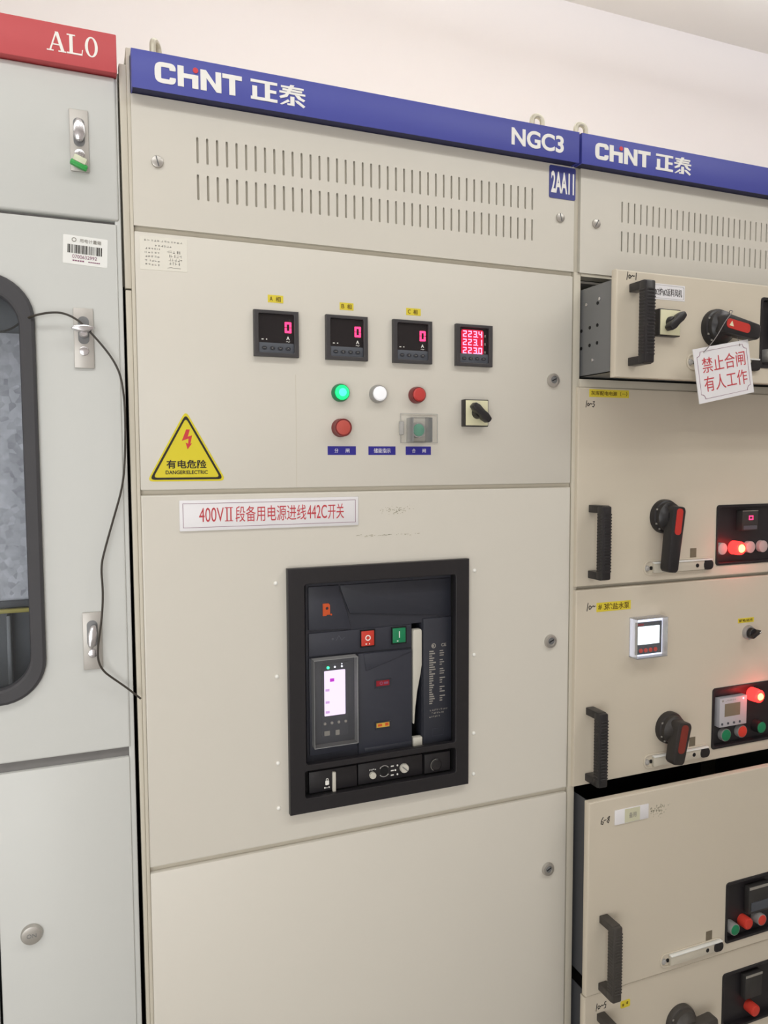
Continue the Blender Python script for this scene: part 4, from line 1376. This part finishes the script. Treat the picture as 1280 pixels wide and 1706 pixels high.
lamp_glow(1.1910, y2 - 0.03, 1.3715, 0.09, (1.0, 0.06, 0.05))
MB().lathe(1.1910, 1.3715, [(0.0085, y2 - 0.012), (0.007, y2 - 0.0145), (0, y2 - 0.015)]).build('lamp_core', 'redcore', c, 'bright lamp core')
MB().box(1.1975, 1.2415, y2 - 0.006, y2 + 0.0105, 1.4080, 1.4495, 0.001).build('relay', 'relay', c)
b = MB()
b.stroke([(1.1985, 1.4490), (1.2405, 1.4490)], 0.0014, y2 - 0.006)
b.build('relay_edge', 'greytext', c)
b = MB()
digit_shape(b, '0', 1.2150, 1.4300, 0.0120, 0.0090, 0.0022, y2 - 0.0062)
b.build('relay_digit', 'digit', c, 'glowing red digit')
MB().box(1.2010, 1.2380, y2 - 0.0068, y2 - 0.005, 1.4100, 1.4180).build('relay_keys', 'slate', c)

# drawer 3
y3 = -0.004
p3 = (1.1360, 1.3550, 0.9500, 1.0750)
d3 = drawer('closed switch drawer with a lit square meter, its tape reading #3', y3, 0.9237, 1.3085, p3)
tape('yellow tape with large characters beside the lit square meter', 0.8350, 0.9168, 1.2632, 1.2810, y3, [('#', 0.8390, 0.8470, 1.2675, 1.2775), ('3', 0.8522, 0.8585, 1.2668, 1.2780), ('除盐水泵', 0.8600, 0.9132, 1.2658, 1.2788)], None, 'browntext', 'yellow name tapes on the drawers', bold=0.006)
hand(d3, [ONE, ZERO, DASH], 0.8115, 1.2670, 0.0150, y3)
pull(d3, 1.0785, 0.9330, y3)
isolator(d3, 1.0170, 1.0120, y3, 0.0330, -101, 0.064, m='sooty', insert='redinsert_dim', gw=0.0175, out=0.045, ins=(0, 0.62))
latch(d3, 0.9550, 1.1260, 0.9475, y3)
# meter with a clear cover
E_ = thing('power_meter', 'square meter with a glowing white screen under a clear cover', 'meter', (0.948, y3, 1.170), 'meters on the drawers')
fx0, fx1, fz0, fz1 = 0.9160, 0.9885, 1.1690, 1.2450
MB().box(fx0, fx1, y3 - 0.0100, y3, fz0, fz1, 0.001).build('body', 'lcdedge', E_, 'backlit rim')
fc = MB().box(fx0 + 0.0045, fx1 - 0.0030, y3 - 0.0118, y3 - 0.009, fz0 + 0.0035, fz1 - 0.0080, 0.0006).build('face', 'slate', E_)
MB().plate(rrect(fx0 + 0.0100, fx1 - 0.0095, fz0 + 0.0235, fz1 - 0.0165, 0.001, 2), [], y3 - 0.0124, y3 - 0.0118).build('screen', 'lcd', E_, 'white lit screen')
for k in range(4):
    MB().disc(fx0 + 0.0175 + k * 0.0120, fz0 + 0.0115, 0.0044, y3 - 0.0136, y3 - 0.0115, 0.0008, 18).build('key', 'redpush', E_, 'red key')
MB().box(fx0 + 0.0060, fx0 + 0.0240, y3 - 0.0121, y3 - 0.0118, fz1 - 0.0145, fz1 - 0.0105).build('maker_mark', 'redflag', E_)
b = MB()
b.box(fx0 - 0.0015, fx0 - 0.0003, y3 - 0.0235, y3, fz0 - 0.0010, fz1 + 0.0010)
b.box(fx1 + 0.0003, fx1 + 0.0015, y3 - 0.0235, y3, fz0 - 0.0010, fz1 + 0.0010)
b.box(fx0 - 0.0015, fx1 + 0.0015, y3 - 0.0235, y3, fz1 + 0.0003, fz1 + 0.0014)
b.box(fx0 - 0.0015, fx1 + 0.0015, y3 - 0.0235, y3, fz0 - 0.0014, fz0 - 0.0003)
b.build('cover_edge', 'acrylicedge', E_)
MB().box(fx0 - 0.0015, fx1 + 0.0015, y3 - 0.0247, y3 - 0.0236, fz0 - 0.0014, fz1 + 0.0014).build('clear_cover', 'acrylic', E_)
tape('tiny yellow tape above the small selector knob', 1.1990, 1.2435, 1.2108, 1.2208, y3, '就地/远方', (1.2020, 1.2400, 1.2128, 1.2188), 'browntext', 'yellow name tapes on the drawers')
kn = thing('selector_switch', 'small black selector knob in a silver collar on the drawer with the lit meter', 'switch', (1.226, y3, 1.176))
MB().lathe(1.2270, 1.1895, [(0.0150, y3), (0.0150, y3 - 0.005), (0.0138, y3 - 0.008), (0.0110, y3 - 0.008)]).build('collar', 'ringgrey', kn)
MB().lathe(1.2270, 1.1895, [(0.0115, y3 - 0.006), (0.0110, y3 - 0.016), (0.0100, y3 - 0.017)]).build('knob', 'black', kn)
MB().prism([(1.2160, 1.1865), (1.2395, 1.1865), (1.2395, 1.1925), (1.2160, 1.1925)], y3 - 0.026, y3 - 0.015, 0.001).turn(1.2270, 1.1895, 28).build('lever', 'black', kn)
MB().box(1.2340, 1.2390, y3 - 0.0264, y3 - 0.0255, 1.1886, 1.1904).turn(1.2270, 1.1895, 28).build('pointer', 'white', kn)
c = control_panel(d3, p3, y3)
pr = MB().box(1.1510, 1.2270, y3 - 0.004, y3 + 0.0105, 0.9925, 1.0545, 0.001).build('motor_protector', 'protector', c, 'pale grey device with small screen')
MB().plate(rect(1.1645, 1.2075, 1.0145, 1.0420), [], y3 - 0.0044, y3 - 0.0040).build('device_screen', 'olive', c)
for k in range(4):
    MB().disc(1.1580 + k * 0.0165, 0.9995, 0.0026, y3 - 0.0050, y3 - 0.004, 0, 14).build('device_key', 'slate', c)
b = MB()
b.box(1.1570, 1.1610, y3 - 0.0043, y3 - 0.004, 1.0470, 1.0510)
scrib(b, 1.1660, 1.1900, 1.0490, 0.0030, 0.0048, y3 - 0.004, 0.0008)
b.build('device_print', 'greytext', c)
MB().disc(1.2160, 1.0490, 0.0018, y3 - 0.0046, y3 - 0.004, 0, 12).build('device_light', 'ledwhite', c)
cp_button(c, 1.1755, 0.9720, y3, 'greenpush', 0.0138, -0.001, 'ringgrey', 'green push button')
cp_button(c, 1.2215, 0.9735, y3, 'redpush', 0.0138, -0.001, 'ringgrey', 'red push button')
cp_button(c, 1.2690, 0.9785, y3, 'greenpush', 0.0138, 0.006, 'black', 'dark green lamp', 'lamp_lens')
lamp_glow(1.2540, y3 - 0.032, 1.0500, 0.09, (1.0, 0.06, 0.05))
MB().lathe(1.2540, 1.0500, [(0.0145, y3 + 0.0105), (0.0145, y3 - 0.002), (0.0135, y3 - 0.012), (0.011, y3 - 0.014)]).build('lit_lamp', 'redhot', c, 'glowing red lamp')
MB().lathe(1.2540, 1.0500, [(0.0075, y3 - 0.014), (0.006, y3 - 0.0165), (0, y3 - 0.017)]).build('lamp_core', 'redcore', c, 'bright lamp core')

# drawer 4, pulled out a little
y4 = -0.053
p4 = (1.1365, 1.3550, 0.5540, 0.6790)
d4 = drawer('switch drawer standing slightly out below a dark gap, marked 6-8', y4, 0.5300, 0.9130, p4, inset=0.02)  # deeper inset shapes a darker, shaded gap beside the tray
hand(d4, [[(0.45, 1.0), (0.15, 0.55), (0.1, 0.1), (0.4, 0.0), (0.5, 0.3), (0.2, 0.4)], [(0.6, 0.5), (0.95, 0.55)], [(1.5, 0.95), (1.2, 0.75), (1.5, 0.4), (1.35, 0.05), (1.1, 0.25), (1.5, 0.7), (1.55, 0.95)]], 0.8140, 0.8660, 0.0135, y4)
P = thing('name_plate', 'white plate with a strip of aged tape, below the dark gap', 'sign', (0.886, y4, 0.858), 'drawer name plates')
MB().box(0.8462, 0.9265, y4 - 0.0022, y4, 0.8595, 0.8882, 0.0005).build('board', 'plate', P)
MB().plate(rect(0.8690, 0.9050, 0.8605, 0.8872), [], y4 - 0.0026, y4 - 0.0022).build('aged_tape', 'tapemark', P)
MB().text('备用', 0.8790, 0.8960, 0.8685, 0.8790, y4 - 0.0026, 0.0).build('lettering', 'greytext', P)
pull(d4, 0.6870, 0.5385, y4, 0.8135, 0.8340, 'dusty')
latch(d4, 0.9640, 1.1260, 0.5555, y4)
b = MB()
for k in range(60):
    x, z = random.gauss(0.955, 0.014), random.gauss(0.871, 0.006)
    r = random.uniform(0.0005, 0.0014)
    b.box(x - r, x + r, y4 - 0.0002, y4 + 0.0001, z - r, z + r)
b.build('dirt_speck', 'smudge', d4)
c = control_panel(d4, p4, y4)
MB().box(1.1960, 1.2560, y4 - 0.003, y4 + 0.0105, 0.6000, 0.6600, 0.002).build('relay', 'relay', c)
MB().box(1.2020, 1.2490, y4 - 0.0042, y4 - 0.003, 0.6060, 0.6250).build('relay_keys', 'slate', c)
MB().box(1.1965, 1.2550, y4 - 0.0038, y4 - 0.003, 0.6535, 0.6590).build('relay_edge', 'greytext', c)
for x, z, m, l in ((1.1540, 0.5810, 'greenpush', 'green push button'), (1.1905, 0.5850, 'redpush', 'red push button'), (1.2290, 0.5845, 'redpush', 'red push button')):
    cp_button(c, x, z, y4, m, 0.0125, 0.008, m if m == 'redpush' and x < 1.2 else 'ringgrey', l)

# drawer 5, lowest in view
y5 = -0.048
p5 = (1.1385, 1.3550, 0.3550, 0.4780)
d5 = drawer('lowest switch drawer, marked 10-5, with a dusty handle lying sideways', y5, 0.1450, 0.5265, p5, inset=0.02)  # tray set further in so its side falls into shade
hand(d5, [ONE, ZERO, DASH, [(1.75, 0.95), (1.55, 0.9), (1.5, 0.6), (1.75, 0.5), (1.7, 0.1), (1.45, 0.05)]], 0.8130, 0.4920, 0.0140, y5)
P = thing('label_tape', 'small worn yellow sticker with two dark characters above a dusty rotary handle', 'label', (0.884, y5, 0.4795), 'yellow name tapes on the drawers')
MB().plate(rrect(0.8725, 0.8958, 0.4800, 0.4952, 0.003, 3), [], y5 - 0.0005, y5).build('strip', 'yellow', P)
b = MB()
for x, z in ((0.8785, 0.4865), (0.8885, 0.4890)):
    b.box(x - 0.0022, x + 0.0022, y5 - 0.0008, y5 - 0.0005, z - 0.0022, z - 0.0008)
    b.box(x - 0.0026, x + 0.0026, y5 - 0.0008, y5 - 0.0005, z + 0.0006, z + 0.0018)
    b.box(x - 0.0006, x + 0.0006, y5 - 0.0008, y5 - 0.0005, z - 0.0028, z + 0.0028)
b.build('lettering', 'browntext', P)
pull(d5, 0.4870, 0.3470, y5, 0.8150, 0.8350, 'dusty')
isolator(d5, 1.0220, 0.4140, y5, 0.0350, 8, 0.060, m='dusty', insert=None, gw=0.0150, out=0.046)
c = control_panel(d5, p5, y5)
MB().box(1.1980, 1.2460, y5 - 0.003, y5 + 0.0105, 0.4080, 0.4620, 0.002).build('relay', 'relay', c)
MB().box(1.1985, 1.2455, y5 - 0.0038, y5 - 0.003, 0.4560, 0.4610).build('relay_edge', 'greytext', c)
cp_button(c, 1.2215, 0.3830, y5, 'redpush', 0.0125, 0.010, 'redpush', 'red push button')
